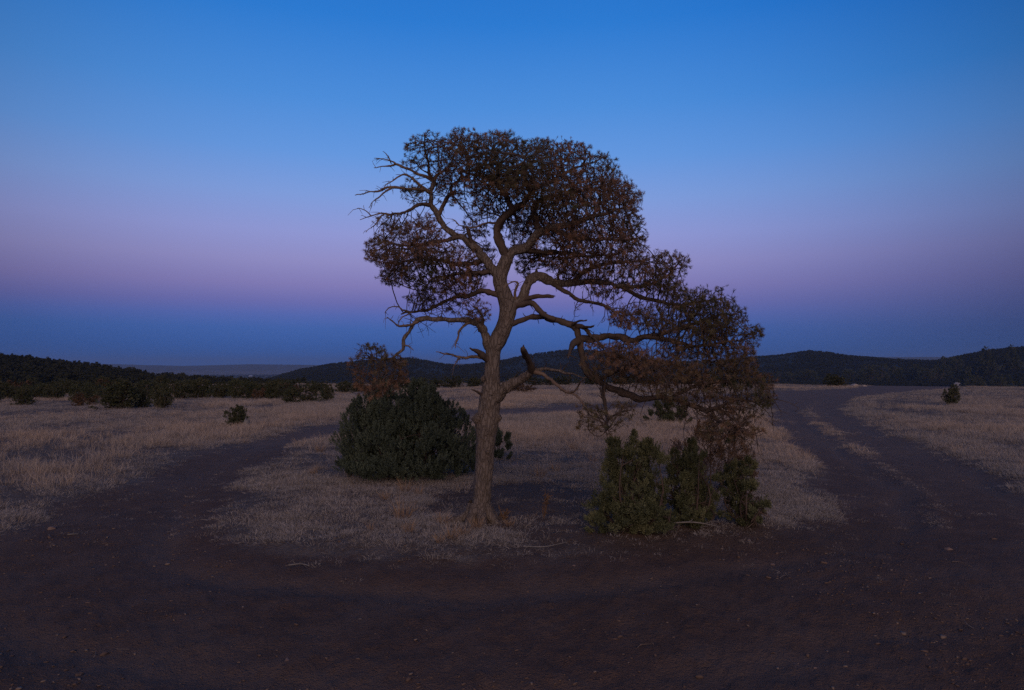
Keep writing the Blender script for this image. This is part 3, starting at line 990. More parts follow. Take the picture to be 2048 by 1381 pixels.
    'D13': ('L3', -0.45, [(807, 690, 2), (818, 693, 1.4), (827, 701, 0.8)], 'dead_branch'),
    'D14': ('R1', 0.3, [(1120, 566, 3), (1116, 552, 2.4), (1119, 540, 1.6)], 'dead_branch'),
}
# crown volumes: px, py, rx, ry, depth centre, depth half, points
CROWN = [
    (852, 300, 42, 38, 0.0, 0.5, 150), (830, 330, 25, 25, 0.1, 0.4, 40), (890, 345, 35, 30, 0.1, 0.5, 100),
    (930, 305, 50, 45, 0.1, 0.8, 240), (995, 302, 55, 38, 0.0, 0.9, 270), (1075, 318, 60, 40, 0.0, 1.0, 330),
    (1140, 325, 55, 42, 0.1, 1.0, 310), (1200, 350, 42, 42, 0.0, 0.9, 250), (1020, 365, 70, 38, 0.2, 1.0, 330), (955, 362, 45, 30, 0.2, 0.7, 130),
    (1100, 390, 75, 50, 0.2, 1.1, 360), (1180, 410, 70, 55, 0.0, 1.1, 400), (1238, 405, 44, 50, 0.0, 0.9, 260), (1255, 465, 38, 45, -0.1, 0.8, 230),
    (965, 410, 42, 34, 0.3, 0.6, 130), (1050, 440, 65, 50, 0.7, 0.8, 230), (955, 455, 34, 24, 0.5, 0.5, 35), (1100, 500, 80, 34, 0.6, 0.8, 160), (835, 385, 42, 24, 0.3, 0.5, 40), (900, 380, 34, 30, 0.3, 0.5, 60), (1000, 340, 60, 40, 0.0, 0.9, 150), (1060, 370, 60, 40, 0.0, 0.9, 150), (1110, 435, 70, 40, 0.5, 0.9, 200), (1160, 550, 60, 20, 0.4, 0.6, 90), (970, 520, 26, 36, 0.6, 0.4, 70), (1040, 470, 25, 25, 0.6, 0.4, 40), (1200, 480, 80, 45, 0.0, 1.0, 330), (1130, 460, 60, 40, 0.3, 1.0, 220), (1090, 520, 60, 22, 0.6, 0.6, 110), (1175, 525, 70, 28, 0.2, 0.9, 260),
    (1245, 520, 60, 35, 0.1, 0.9, 260), (1335, 530, 42, 30, 0.2, 0.7, 200), (1290, 560, 60, 35, 0.1, 0.8, 280), (1215, 570, 45, 28, 0.2, 0.7, 120), (1345, 575, 30, 25, 0.1, 0.6, 100),
    (1425, 600, 45, 30, 0.0, 0.7, 240), (1380, 615, 45, 32, 0.0, 0.7, 200), (1455, 640, 40, 35, -0.1, 0.7, 210), (1505, 666, 22, 14, -0.2, 0.4, 45), (1410, 660, 60, 30, -0.1, 0.8, 220),
    (1255, 632, 42, 26, -0.2, 0.6, 150), (1310, 635, 45, 30, 0.0, 0.7, 180), (1345, 660, 45, 25, 0.0, 0.7, 130),
    (790, 450, 40, 22, -0.3, 0.6, 120), (845, 460, 40, 30, -0.2, 0.7, 160), (765, 500, 35, 30, -0.4, 0.6, 140), (815, 510, 55, 35, -0.2, 0.9, 260), (870, 500, 55, 38, -0.1, 1.0, 260),
    (920, 525, 45, 35, 0.3, 0.8, 180), (800, 550, 40, 25, 0.2, 0.7, 130), (865, 560, 50, 28, 0.1, 0.8, 200), (925, 560, 40, 22, 0.2, 0.6, 110), (850, 598, 36, 22, 0.2, 0.5, 90), (905, 585, 40, 18, 0.3, 0.5, 60), (900, 615, 24, 14, 0.2, 0.3, 25), (945, 580, 30, 25, 0.5, 0.4, 60),
    (950, 625, 34, 24, -0.1, 0.4, 90), (1050, 535, 16, 22, 0.5, 0.3, 25),
    (1250, 712, 55, 30, -0.6, 0.5, 280), (1280, 745, 65, 34, -0.7, 0.6, 330), (1210, 730, 42, 30, -0.7, 0.5, 150), (1190, 700, 26, 20, -0.6, 0.4, 50), (1350, 705, 50, 30, -0.3, 0.7, 210), (1420, 700, 55, 32, -0.3, 0.7, 240), (1480, 705, 32, 36, -0.3, 0.6, 140),
    (1350, 755, 60, 28, -0.6, 0.7, 220), (1430, 755, 55, 32, -0.5, 0.7, 230), (1495, 755, 32, 30, -0.5, 0.5, 120), (1330, 785, 50, 14, -0.8, 0.5, 60), (1385, 790, 60, 22, -0.8, 0.5, 110), (1455, 795, 45, 22, -0.8, 0.5, 110), (1475, 730, 45, 35, -0.4, 0.6, 130), (1525, 770, 26, 22, -0.7, 0.4, 50), (1450, 835, 50, 18, -1.0, 0.4, 60),
    (1525, 798, 32, 16, -0.9, 0.4, 70), (1490, 830, 36, 24, -1.0, 0.4, 90), (1440, 862, 50, 22, -1.1, 0.4, 130), (1500, 862, 28, 16, -1.2, 0.3, 50),
    (1180, 825, 30, 18, -1.3, 0.35, 80), (1215, 848, 38, 22, -1.3, 0.35, 120), (1170, 850, 22, 14, -1.3, 0.3, 40), (1250, 820, 25, 15, -1.2, 0.3, 40),
    (738, 706, 36, 18, -0.45, 0.35, 150), (715, 735, 28, 24, -0.45, 0.35, 100), (765, 732, 46, 26, -0.45, 0.4, 190), (755, 768, 44, 26, -0.45, 0.35, 130), (800, 745, 26, 24, -0.45, 0.3, 60), (795, 722, 20, 16, -0.45, 0.3, 40),
]


def build_pine():
    rng = np.random.default_rng(77)
    root = link('pinyon_pine', None, None, tuple(PINE_BASE))
    tag(root, 'large gnarled pine with twisted limbs, bare left boughs and rusty brown crown on the island', 'tree')
    inv = -PINE_BASE
    curves, order = {}, list(LIMBS)
    for key in order:
        parent, dz_end, pts, nm = LIMBS[key]
        pts = np.array(pts, float)
        if parent is None:
            dz0 = 0.0
        else:
            pp = curves[parent]
            d = np.hypot(pp['px'][:, 0] - pts[0, 0], pp['px'][:, 1] - pts[0, 1])
            dz0 = pp['dz'][int(d.argmin())]
        seg = np.concatenate([[0], np.cumsum(np.hypot(*np.diff(pts[:, :2], axis=0).T))])
        t = seg / seg[-1]
        dz = dz0 + (dz_end - dz0) * t ** 1.2
        if parent is None:
            dz[:] = 0
        data = np.column_stack([pts, dz])
        per = np.maximum(2, (np.diff(seg) / 4.0).astype(int))
        C = catmull(data, list(per))
        amp = 0.0 if parent is None else 1.7
        if amp:
            q = np.arange(len(C)) * 0.28 + sum(map(ord, key)) % 7
            C[1:-1, 0] += (vnoise(q, q * 0, len(key) + 3)[1:-1] - 0.5) * amp * 2
            C[1:-1, 1] += (vnoise(q, q * 0 + 9, len(key) + 4)[1:-1] - 0.5) * amp * 2
            C[1:-1, 0] += (vnoise(q * 3.1, q * 0 + 5, len(key) + 6)[1:-1] - 0.5) * 1.5
            C[1:-1, 1] += (vnoise(q * 3.1, q * 0 + 2, len(key) + 7)[1:-1] - 0.5) * 1.5
            C[1:-1, 2] *= 1 + (vnoise(q * 2.3, q * 0 + 4, len(key) + 8)[1:-1] - 0.5) * 0.34
        P = np.array([pw(c[0], c[1], c[3]) for c in C])
        r = np.maximum(C[:, 2] * (0.95 if parent is None else 0.93 - 0.25 * np.linspace(0, 1, len(C))), 0.6) * PXM
        curves[key] = dict(px=C[:, :2], dz=C[:, 3], P=P, r=r, nm=nm)

    objs = {}
    for i, key in enumerate(order):
        c = curves[key]
        s = Soup()
        big = c['r'][0] / PXM
        if key == 'trunk':
            P, r = c['P'], c['r'].copy()
            tube(s, P + inv, r, 28, 0.0, 0.10, 3)
            # burl and knots
            for (bx, by, br, off) in [(953, 838, 9, -0.08), (997, 836, 7, -0.06), (1012, 668, 7, -0.02), (966, 758, 5, -0.1), (975, 905, 4, -0.11)]:
                b = pw(bx, by, off) + inv
                tube(s, [b + (0, 0.03, -br * PXM), b, b + (0, 0.03, br * PXM)], np.array([0.5, 1.1, 0.4]) * br * PXM, 9, 0, 0.2, 4)
            # root flare
            for a, ln in [(-2.75, 0.34), (-2.1, 0.24), (-1.35, 0.26), (-0.5, 0.22), (0.3, 0.22), (1.5, 0.2), (2.6, 0.3)]:
                d = np.array((math.cos(a), math.sin(a), 0))
                Q = [np.array((0, 0, 0.16)) + d * 0.06, d * 0.13 + (0, 0, 0.07), d * ln + (0, 0, -0.015), d * (ln + 0.12) + (0, 0, -0.10)]
                tube(s, catmull(Q, 3), np.interp(np.linspace(0, 1, 10), [0, 1], [0.085, 0.025]), 8, 0, 0.15, 6)
            me = s.mesh('trunk', [M_BARK])
        else:
            sides = 14 if big > 8 else 10 if big > 4 else 6
            rough = 0.30 if big > 4 else 0.34
            tube(s, c['P'] + inv, c['r'], sides, 0.0, rough, 3 + i)
            m = M_DEAD if c['nm'] == 'dead_branch' else M_BARK if big > 10 else M_LIMB
            if c['nm'] == 'stub':
                # splintered end
                e, d = c['P'][-1] + inv, c['P'][-1] - c['P'][-2]
                d /= np.linalg.norm(d)
                for k in range(4):
                    o = rng.normal(0, 1, 3) * c['r'][-1] * 0.5
                    tube(s, [e - d * 0.02 + o, e + d * rng.uniform(0.01, 0.035) + o * 1.1], [c['r'][-1] * 0.45, 0.0015], 5, 0)
                m = M_LIMB
            me = s.mesh(c['nm'], [m])
        objs[key] = link(c['nm'], me, root)

    # --- twigs: grow from the live limbs towards points in the crown volumes
    pos, par, lim, rad0 = [], [], [], []
    for key in order:
        if curves[key]['nm'] not in ('limb',):
            continue
        c = curves[key]
        P, r = c['P'], c['r']
        s = np.concatenate([[0], np.cumsum(np.linalg.norm(np.diff(P, axis=0), axis=1))])
        start = 0.35 if key in ('R1', 'L2a', 'L2b', 'L1', 'R2', 'L3', 'L4') else 0.12
        if key in ('R4', 'R2a', 'R2c'):
            continue
        if key == 'L3':
            start = 0.80
        if key == 'L4':
            start = 0.5
        if key == 'R2':
            start = 0.55
        if key == 'R3':
            start = 0.2
        for d in np.arange(s[-1] * start, s[-1], 0.045):
            pos.append([np.interp(d, s, P[:, k]) for k in range(3)])
            rad0.append(np.interp(d, s, r))
            par.append(-1)
            lim.append(key)
    A = []
    for (cx, cy, rx, ry, dz, dr, n) in CROWN:
        n = int(n * (6.6 if cy < 680 else 5.6 if cy < 800 else 3.4))
        q = rng.normal(0, 1, (n, 3))
        q /= np.linalg.norm(q, axis=1)[:, None]
        q *= rng.uniform(0, 1, (n, 1)) ** (1 / 2.6)
        far = rng.uniform(0, 1, n) < 0.10
        q[far] *= rng.uniform(1.0, 1.32, (int(far.sum()), 1))
        for a in q:
            A.append(pw(cx + a[0] * rx * 1.04, cy + a[1] * ry * 1.04, dz + a[2] * dr))
    A = np.array(A)
    # foliage gathers in clusters with holes between them
    cl1 = fbm(A[:, 0] * 5.2 + A[:, 1] * 2.1, A[:, 2] * 5.2 - A[:, 1] * 1.7, 131, 2)
    cl2 = fbm(A[:, 0] * 5.2 - A[:, 1] * 2.9, A[:, 2] * 5.2 + A[:, 1] * 2.3, 137, 2)
    A = A[rng.uniform(0, 1, len(A)) < 0.07 + 1.0 * smooth(0.42, 0.60, 0.5 * (cl1 + cl2))]
    n_root = len(pos)
    step, kill = 0.037, 0.034
    best = np.full(len(A), -1)
    bd = np.full(len(A), 1e9)
    alive = np.ones(len(A), bool)
    fresh = list(range(n_root))
    kids = [0] * n_root
    for it in range(95):
        kd = kdtree.KDTree(len(fresh))
        for j in fresh:
            kd.insert(pos[j], j)
        kd.balance()
        for a in np.nonzero(alive)[0]:
            co, j, d = kd.find(A[a])
            if d < bd[a]:
                bd[a], best[a] = d, j
        alive &= bd > kill
        live = np.nonzero(alive)[0]
        if not len(live):
            break
        acc = {}
        for a in live:
            j = best[a]
            v = A[a] - pos[j]
            v = v / (np.linalg.norm(v) + 1e-9)
            if j in acc:
                acc[j] += v
            else:
                acc[j] = v.copy()
        fresh = []
        for j, v in acc.items():
            if kids[j] >= 3:
                continue
            v = v / (np.linalg.norm(v) + 1e-9)
            v = v + rng.normal(0, 0.24, 3)
            if par[j] >= 0:
                w = np.asarray(pos[j]) - pos[par[j]]
                v = v + w / (np.linalg.norm(w) + 1e-9) * 0.6
            v /= np.linalg.norm(v)
            pos.append(list(np.asarray(pos[j]) + v * step))
            par.append(int(j))
            lim.append(lim[j])
            rad0.append(0)
            kids[j] += 1
            kids.append(0)
            fresh.append(len(pos) - 1)
        if not fresh:
            break
    pos = np.array(pos)
    par = np.array(par)
    n = len(pos)
    # pipe model radii
    p3 = np.zeros(n)
    nk = np.zeros(n, int)
    for i in range(n - 1, n_root - 1, -1):
        if nk[i] == 0:
            p3[i] = 0.0021 ** 2.2
        nk[par[i]] += 1
        p3[par[i]] += p3[i]
    rad = p3 ** (1 / 2.2)
    for i in range(n_root, n):
        p = par[i]
        if p < n_root:
            rad[i] = min(rad[i], rad0[p] * 0.8)
        else:
            rad[i] = min(rad[i], rad[p])
    children = [[] for _ in range(n)]
    for i in range(n_root, n):
        children[par[i]].append(i)
    twig = {}
    seeds = []
    for i in range(n_root):
        seeds += [(i, c) for c in children[i]]
    while seeds:
        p, i = seeds.pop()
        chain = [p, i]
        while children[i]:
            ch = sorted(children[i], key=lambda k: -rad[k])
            seeds += [(i, k) for k in ch[1:]]
            i = ch[0]
            chain.append(i)
        Pn = pos[chain]
        rr = rad[chain].copy()
        rr[0] = rr[1]
        if len(Pn) > 3:
            sm = Pn.copy()
            sm[1:-1] = 0.25 * Pn[:-2] + 0.5 * Pn[1:-1] + 0.25 * Pn[2:]
            Pn = sm
        key = lim[chain[1]]
        tube(twig.setdefault(key, Soup()), Pn + inv, np.maximum(rr, 0.0022), 3 if rr[0] < 0.006 else 5, 0.0, cap=False)
    # bare twigs on the dead boughs, snapped spurs on the living ones
    for key in order:
        c = curves[key]
        if c['nm'] == 'limb':
            P = c['P']
            for k in range(int(len(P) * 0.30)):
                i = rng.integers(2, len(P) - 1)
                v = rng.normal(0, 1, 3)
                v /= np.linalg.norm(v)
                ln = rng.uniform(0.03, 0.13) + c['r'][i]
                Q = [P[i], P[i] + v * ln * 0.5, P[i] + v * ln + rng.normal(0, 0.018, 3)]
                tube(twig.setdefault(key, Soup()), np.array(Q) + inv, [0.006, 0.0045, 0.0022], 4, 0.0, cap=False)
        if key in ('R3', 'R3c', 'R3d', 'R3a', 'R2', 'R2d', 'L3', 'L4', 'L1f', 'R1', 'R1a'):
            # long bare twigs drooping from the undersides
            P = c['P']
            for k in range({'R3': 46, 'R2': 30, 'L3': 8, 'R1': 10}.get(key, 14)):
                i = rng.integers(int(len(P) * (0.75 if key == 'L3' else 0.45)), len(P) - 1)
                q = P[i].copy()
                v = np.array((rng.normal(0.25, 0.6), rng.normal(0, 0.6), rng.uniform(-0.7, 0.25)))
                Q = [q]
                for j in range(rng.integers(4, 9)):
                    v = v / np.linalg.norm(v) + rng.normal(0, 0.28, 3) + (0, 0, -0.10)
                    q = q + v / np.linalg.norm(v) * 0.055
                    Q.append(q)
                if Q[-1][2] > 0.35:
                    tube(twig.setdefault(key, Soup()), np.array(Q) + inv, np.linspace(0.0055, 0.0018, len(Q)), 4, 0.0, cap=False)
                    for j in range(3):
                        m = rng.integers(2, len(Q))
                        e = Q[m] + rng.normal(0, 0.05, 3)
                        tube(twig[key], np.array([Q[m], (Q[m] + e) / 2 + rng.normal(0, 0.01, 3), e]) + inv, [0.003, 0.0025, 0.0016], 3, 0.0, cap=False)
        if c['nm'] != 'dead_branch':
            continue
        P = c['P']
        L = np.linalg.norm(np.diff(P, axis=0), axis=1).sum()
        for k in range(int(L / 0.055)):
            i = rng.integers(int(len(P) * 0.2), len(P) - 1)
            d = P[i + 1] - P[i]
            d /= np.linalg.norm(d)
            v = d * 0.8 + rng.normal(0, 0.65, 3)
            v /= np.linalg.norm(v)
            ln = rng.uniform(0.03, 0.16)
            Q = [P[i], P[i] + v * ln * 0.5, P[i] + v * ln + rng.normal(0, 0.02, 3) - (0, 0, 0.02)]
            tube(twig.setdefault(key, Soup()), np.array(Q) + inv, [0.004, 0.003, 0.0018], 3, 0.0, cap=False)
    for key, s in twig.items():
        o = link('twigs', s.mesh('twigs', [M_DEAD if curves[key]['nm'] == 'dead_branch' else M_LIMB]), objs[key])
        tag(o, kind='stuff')

    # --- needles: tufts at the ends of the twigs
    NN = 26
    tb = []
    for k in range(NN):
        a = k * 2.39996 + rng.uniform(-0.2, 0.2)
        th = math.acos(rng.uniform(-0.25, 1.0))
        d = np.array((math.cos(a) * math.sin(th), math.sin(a) * math.sin(th), math.cos(th)))
        sd = np.cross(d, (0.2, 0.1, 1.0))
        sd /= np.linalg.norm(sd)
        b = np.array((0, 0, rng.uniform(-0.010, 0.012)))
        ln, w = rng.uniform(0.021, 0.033), 0.0018
        tb += [b - sd * w, b + sd * w, b + d * ln + sd * w * 0.4, b + d * ln - sd * w * 0.4]
    tb = np.array(tb)
    fq = np.arange(NN * 4).reshape(NN, 4)
    tips = {}
    for i in range(n_root, n):
        end = not children[i]
        if end or (rad[i] < 0.0036 and rng.uniform() < 0.22):
            tips.setdefault(lim[i], []).append((i, 1.0 if end else 0.8))
    cnt = 0
    for key, L in tips.items():
        idx = np.array([a for a, _ in L])
        sc = np.array([b for _, b in L]) * rng.uniform(0.55, 1.4, len(L))
        # some ends are bare
        c0 = pos[idx]
        keep = rng.uniform(0, 1, len(idx)) > 0.14
        idx, sc = idx[keep], sc[keep]
        d = pos[idx] - pos[par[idx]]
        d /= np.linalg.norm(d, axis=1)[:, None] + 1e-9
        d += np.array((0, 0, 0.35))
        d /= np.linalg.norm(d, axis=1)[:, None]
        ref = rng.normal(0, 1, d.shape)
        u = ref - d * (ref * d).sum(1)[:, None]
        u /= np.linalg.norm(u, axis=1)[:, None]
        w = np.cross(d, u)
        M = np.stack([u, w, d], -1) * sc[:, None, None]
        V = np.einsum('nij,kj->nki', M, tb) + (pos[idx] + inv)[:, None, :]
        m = len(idx)
        cl = fbm(pos[idx][:, 0] * 2.6 + pos[idx][:, 1] * 1.3, pos[idx][:, 2] * 2.6 - pos[idx][:, 1], 91, 2)
        tint = np.clip(0.64 + (cl - 0.5) * 1.5 + rng.normal(0, 0.12, m), 0, 1)
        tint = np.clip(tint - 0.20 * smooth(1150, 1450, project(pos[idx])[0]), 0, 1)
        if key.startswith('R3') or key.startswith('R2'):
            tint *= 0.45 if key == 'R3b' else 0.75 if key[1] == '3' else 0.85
        F = (np.arange(m)[:, None, None] * NN * 4 + fq[None]).reshape(-1, 4)
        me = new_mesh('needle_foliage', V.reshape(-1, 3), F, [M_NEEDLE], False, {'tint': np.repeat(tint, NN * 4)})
        o = link('needle_foliage', me, objs[key])
        tag(o, kind='stuff')
        cnt += m
    print('pine nodes', n, 'tufts', cnt)


build_pine()


# ------------------------------------------------------------------ junipers and shrubs
def spray_template(rng, leaflets, length, width, fan):
    V = []
    for k in range(leaflets):
        t = (k + 0.5) / leaflets
        a = k * 2.39996
        th = math.radians(fan * (1.05 - 0.75 * t) + rng.uniform(-8, 8))
        d = np.array((math.cos(a) * math.sin(th), math.sin(a) * math.sin(th), math.cos(th)))
        b = np.array((0, 0, length * t * 0.72))
        ln = length * (0.42 - 0.14 * t) * rng.uniform(0.8, 1.2)
        sd = np.cross(d, rng.normal(0, 1, 3))
        sd /= np.linalg.norm(sd)
        V += [b - sd * width * 0.45, b + d * ln * 0.55 - sd * width, b + d * ln, b + d * ln * 0.55 + sd * width]
    return np.array(V)


def sprays(rng, P, D, S, tpl, tint):
    D = D / (np.linalg.norm(D, axis=1)[:, None] + 1e-9)
    ref = rng.normal(0, 1, D.shape)
    u = ref - D * (ref * D).sum(1)[:, None]
    u /= np.linalg.norm(u, axis=1)[:, None]
    w = np.cross(D, u)
    M = np.stack([u, w, D], -1) * S[:, None, None]
    V = np.einsum('nij,kj->nki', M, tpl) + P[:, None, :]
    n, k = V.shape[:2]
    F = np.arange(n * k).reshape(-1, 4)
    return V.reshape(-1, 3), F, np.repeat(tint, k)


def juniper_meshes(rng, lobes, n, spray_len, leaflets, width, mat, up=0.9, hollow=0.55, fan=48, stems=True, wood=None, crook=0.04, plume=18, ragged=0.28, blob=False):
    """lobes: (x, y, z0, z1, rx, ry) upright flame-shaped masses; foliage mesh and stem mesh"""
    wts = np.array([(l[3] - l[2]) * l[4] * l[5] for l in lobes]) ** 0.8
    wts /= wts.sum()
    P, D, Tn, S = [], [], [], []
    for l, wt in zip(lobes, wts):
        m = max(6, int(n * wt))
        x0, y0, z0, z1, rx, ry = l
        nb = max(3, m // plume)
        tb_, ab_ = rng.uniform(0, 1, nb) ** 0.9, rng.uniform(0, 2 * math.pi, nb)
        wb_, sb_ = rng.uniform(1 - ragged, 1 + ragged, nb), rng.uniform(-0.3, 0.3, nb)
        lean = rng.normal(0, 0.5 * ragged, 2) * (z1 - z0)
        ib = rng.integers(0, nb, m)
        t = np.clip(tb_[ib] + rng.normal(0, 0.06, m), 0, 1)
        a = ab_[ib] + rng.normal(0, 0.22, m)
        prof = np.clip(np.sin(math.pi * np.clip(t * 0.88 + 0.09, 0, 1)), 0, 1) ** 0.5 if blob else np.sqrt(np.clip(np.sin(math.pi * np.clip(t * 0.86 + 0.13, 0, 1)), 0, 1)) * (1 - 0.30 * t)
        rr = (hollow + (1 - hollow) * rng.uniform(0, 1, m) ** 0.6)
        bumpy = 0.78 + 0.5 * vnoise(a * 1.6 + x0 * 5, t * 6 + y0 * 3, int(abs(x0 * 97)) + 3)
        q = prof * rr * bumpy * wb_[ib]
        p = np.stack([x0 + np.cos(a) * rx * q + lean[0] * t * 0.4, y0 + np.sin(a) * ry * q + lean[1] * t * 0.4, z0 + (z1 - z0) * t], 1)
        d = np.stack([np.cos(a) * (1 - 0.5 * t), np.sin(a) * (1 - 0.5 * t), np.full(m, up) + t * 0.8], 1) + rng.normal(0, 0.22, (m, 3))
        P.append(p)
        D.append(d)
        Tn.append(np.clip(0.5 + sb_[ib] + rng.normal(0, 0.14, m), 0, 1))
        S.append(rng.uniform(0.7, 1.25, m))
    P, D, Tn, S = np.concatenate(P), np.concatenate(D), np.concatenate(Tn), np.concatenate(S)
    V, F, T = sprays(rng, P, D, S, spray_template(rng, leaflets, spray_len, width, fan), Tn)
    fol = new_mesh('foliage', V, F, [mat], False, {'tint': T})
    stem = None
    if stems:
        s = Soup()
        for (x0, y0, z0, z1, rx, ry) in lobes:
            base = np.array((x0 * 0.25, y0 * 0.25, -0.06))
            top = np.array((x0, y0, z0 + (z1 - z0) * 0.85))
            hh = top[2]
            mid = base * 0.4 + top * 0.6 + rng.normal(0, crook, 3)
            mid[2] = hh * 0.45
            C = catmull([base, mid, top], 5)
            tube(s, C, np.linspace(0.008 + 0.012 * hh, 0.003, len(C)), 5, 0)
            for k in range(5):
                i = rng.integers(1, len(C) - 1)
                a = rng.uniform(0, 2 * math.pi)
                e = C[i] + np.array((math.cos(a) * rx * 0.75, math.sin(a) * ry * 0.75, (z1 - z0) * rng.uniform(0.05, 0.25)))
                mm = (C[i] + e) / 2 + rng.normal(0, crook * 0.6, 3)
                tube(s, catmull([C[i], mm, e], 3), np.linspace(0.007, 0.002, 7), 4, 0)
        stem = s.mesh('stem', [wood or M_LIMB])
    return fol, stem


def juniper_object(name, label, category, loc, meshes, group=None, rot=0.0, scale=1.0):
    root = link(name, None, None, tuple(loc))
    root.rotation_euler = (0, 0, rot)
    root.scale = (scale,) * 3 if np.isscalar(scale) else scale
    tag(root, label, category, group)
    o = link('foliage', meshes[0], root)
    if meshes[1] is not None:
        link('stem', meshes[1], root)
    return root


def metric(px, py):
    g = ground_at(px, py)
    return g, g[1] / FPX          # ground point and metres per pixel there


def build_junipers():
    rng = np.random.default_rng(31)
    # broad dense juniper left of the pine trunk
    g, m = metric(822, 952)
    lob = []
    for (cx, top, wid, dy, z0) in [(722, 838, 40, 0.1, 0.04), (735, 800, 48, -0.1, 0.1), (752, 782, 46, 0.25, 0.2), (775, 770, 48, 0.0, 0.2), (800, 772, 44, -0.2, 0.2), (822, 768, 44, 0.2, 0.2),
                                   (845, 785, 44, -0.1, 0.2), (868, 778, 40, 0.1, 0.15), (890, 800, 42, -0.15, 0.1), (912, 825, 40, 0.1, 0.05), (930, 848, 30, -0.1, 0.02),
                                   (715, 880, 36, -0.2, 0.02), (760, 850, 55, -0.45, 0.05), (810, 845, 60, -0.55, 0.05), (860, 850, 55, -0.5, 0.05), (905, 865, 45, -0.4, 0.02),
                                   (745, 905, 48, -0.55, 0.0), (800, 905, 50, -0.62, 0.0), (780, 800, 60, 0.6, 0.1), (860, 800, 60, 0.6, 0.1), (820, 790, 70, 0.4, 0.3)]:
        lob.append(((cx - 822) * m, dy, z0, (948 - top) * m, wid * m, wid * m * 1.05))
    ms = juniper_meshes(rng, lob, 9500, 0.125, 14, 0.0072, M_JUN, up=1.2, hollow=0.4, fan=42, plume=15, ragged=0.45)
    juniper_object('juniper_bush', 'broad dense dark green juniper bush beside the pine trunk', 'bush', g, ms)

    # low dark tuft of juniper just behind the trunk
    g, m = metric(994, 918)
    lob = [((cx - 994) * m, dy, 0.0, (916 - top) * m, w * m, w * m) for (cx, top, w, dy) in [(988, 850, 16, 0), (1000, 862, 14, 0.1), (1008, 885, 10, -0.05), (980, 868, 14, 0.1)]]
    ms = juniper_meshes(rng, lob, 420, 0.15, 12, 0.011, M_JUN, up=1.1)
    juniper_object('juniper_sapling', 'small juniper half hidden behind the pine trunk', 'bush', g, ms)

    # open, olive junipers in the front right of the island
    specs = [
        ('open olive green juniper with several stems under the drooping pine boughs', 1265, 1058,
         [(1205, 985, 26, -0.1, 0.0), (1225, 930, 26, 0.05, 0.05), (1240, 885, 24, 0.0, 0.15), (1262, 868, 24, 0.1, 0.2), (1285, 885, 26, -0.05, 0.1), (1300, 915, 24, 0.1, 0.1),
          (1318, 950, 20, 0.0, 0.05), (1255, 960, 30, -0.25, 0.0), (1290, 985, 28, -0.25, 0.0), (1220, 1000, 26, -0.25, 0.0), (1322, 1000, 22, -0.1, 0.0), (1190, 1015, 18, -0.15, 0.0), (1275, 1015, 24, -0.3, 0.0)], 1900),
        ('upright olive juniper between the spreading juniper and the russet shrub', 1385, 1050,
         [(1355, 905, 16, 0.1, 0.2), (1378, 885, 19, 0.0, 0.2), (1395, 905, 20, 0.05, 0.15), (1412, 945, 17, 0.0, 0.05), (1365, 945, 20, -0.1, 0.05), (1385, 985, 24, -0.15, 0.0), (1410, 1005, 18, -0.1, 0.0), (1352, 1000, 18, -0.1, 0.0)], 1150),
        ('small sparse juniper sapling standing at the road side of the island', 1490, 1050,
         [(1468, 925, 14, 0.05, 0.1), (1482, 940, 13, 0.0, 0.1), (1472, 975, 16, 0.0, 0.05), (1490, 1000, 16, -0.1, 0.0), (1512, 985, 14, 0.0, 0.05), (1520, 1012, 13, -0.05, 0.0), (1498, 1020, 16, -0.1, 0.0)], 700),
    ]
    for lab, bx, by, L, n in specs:
        g, m = metric(bx, by)
        lob = [((cx - bx) * m, dy, z0 * 0.6, (by - 6 - top) * m, w * m, w * m) for (cx, top, w, dy, z0) in L]
        W = max(abs(l[0]) for l in lob)
        H = max(l[3] for l in lob)
        for k in range(16):                      # loose outer sprays that break the outline
            zz = rng.uniform(0.05, 0.8) * H
            ww = rng.uniform(0.05, 0.10)
            lob.append((rng.uniform(-1.25, 1.25) * W * (1 - 0.55 * zz / H), rng.uniform(-0.3, 0.3), zz, zz + rng.uniform(0.10, 0.26), ww, ww))
        ms = juniper_meshes(rng, lob, int(n * 2.6), 0.075, 12, 0.0046, M_OLIVE, up=0.6, hollow=0.1, fan=60, crook=0.09, plume=20, ragged=0.75, blob=True)
        juniper_object('juniper_shrub', lab, 'bush', g, ms)
    # a further olive clump deeper on the island behind the open junipers
    g, m = metric(1330, 848)
    lob = [((cx - 1330) * m, dy, 0, (848 - top) * m, w * m, w * m) for (cx, top, w, dy) in [(1312, 806, 16, 0), (1330, 798, 18, 0.2), (1350, 805, 18, 0), (1366, 818, 14, 0.1)]]
    ms = juniper_meshes(rng, lob, 700, 0.18, 10, 0.015, M_FARJ, up=1.0)
    juniper_object('juniper_bush', 'rounded dark juniper in pale grass beneath the long right pine bough', 'bush', g, ms)

    # twiggy russet shrub
    g, m = metric(1420, 985)
    lob = [((cx - 1420) * m, dy, 0.1, (985 - top) * m, w * m, w * m) for (cx, top, w, dy) in
           [(1370, 875, 26, 0.2), (1400, 855, 30, 0.0), (1430, 850, 30, 0.2), (1460, 860, 30, 0.0), (1490, 880, 26, 0.1), (1440, 890, 34, -0.2), (1500, 905, 18, -0.1)]]
    ms = juniper_meshes(rng, lob, 1100, 0.11, 9, 0.0045, M_RUSSET, up=0.9, hollow=0.15, fan=45, crook=0.09, plume=10)
    juniper_object('russet_shrub', 'twiggy russet brown shrub behind the upright olive juniper', 'bush', g, ms)

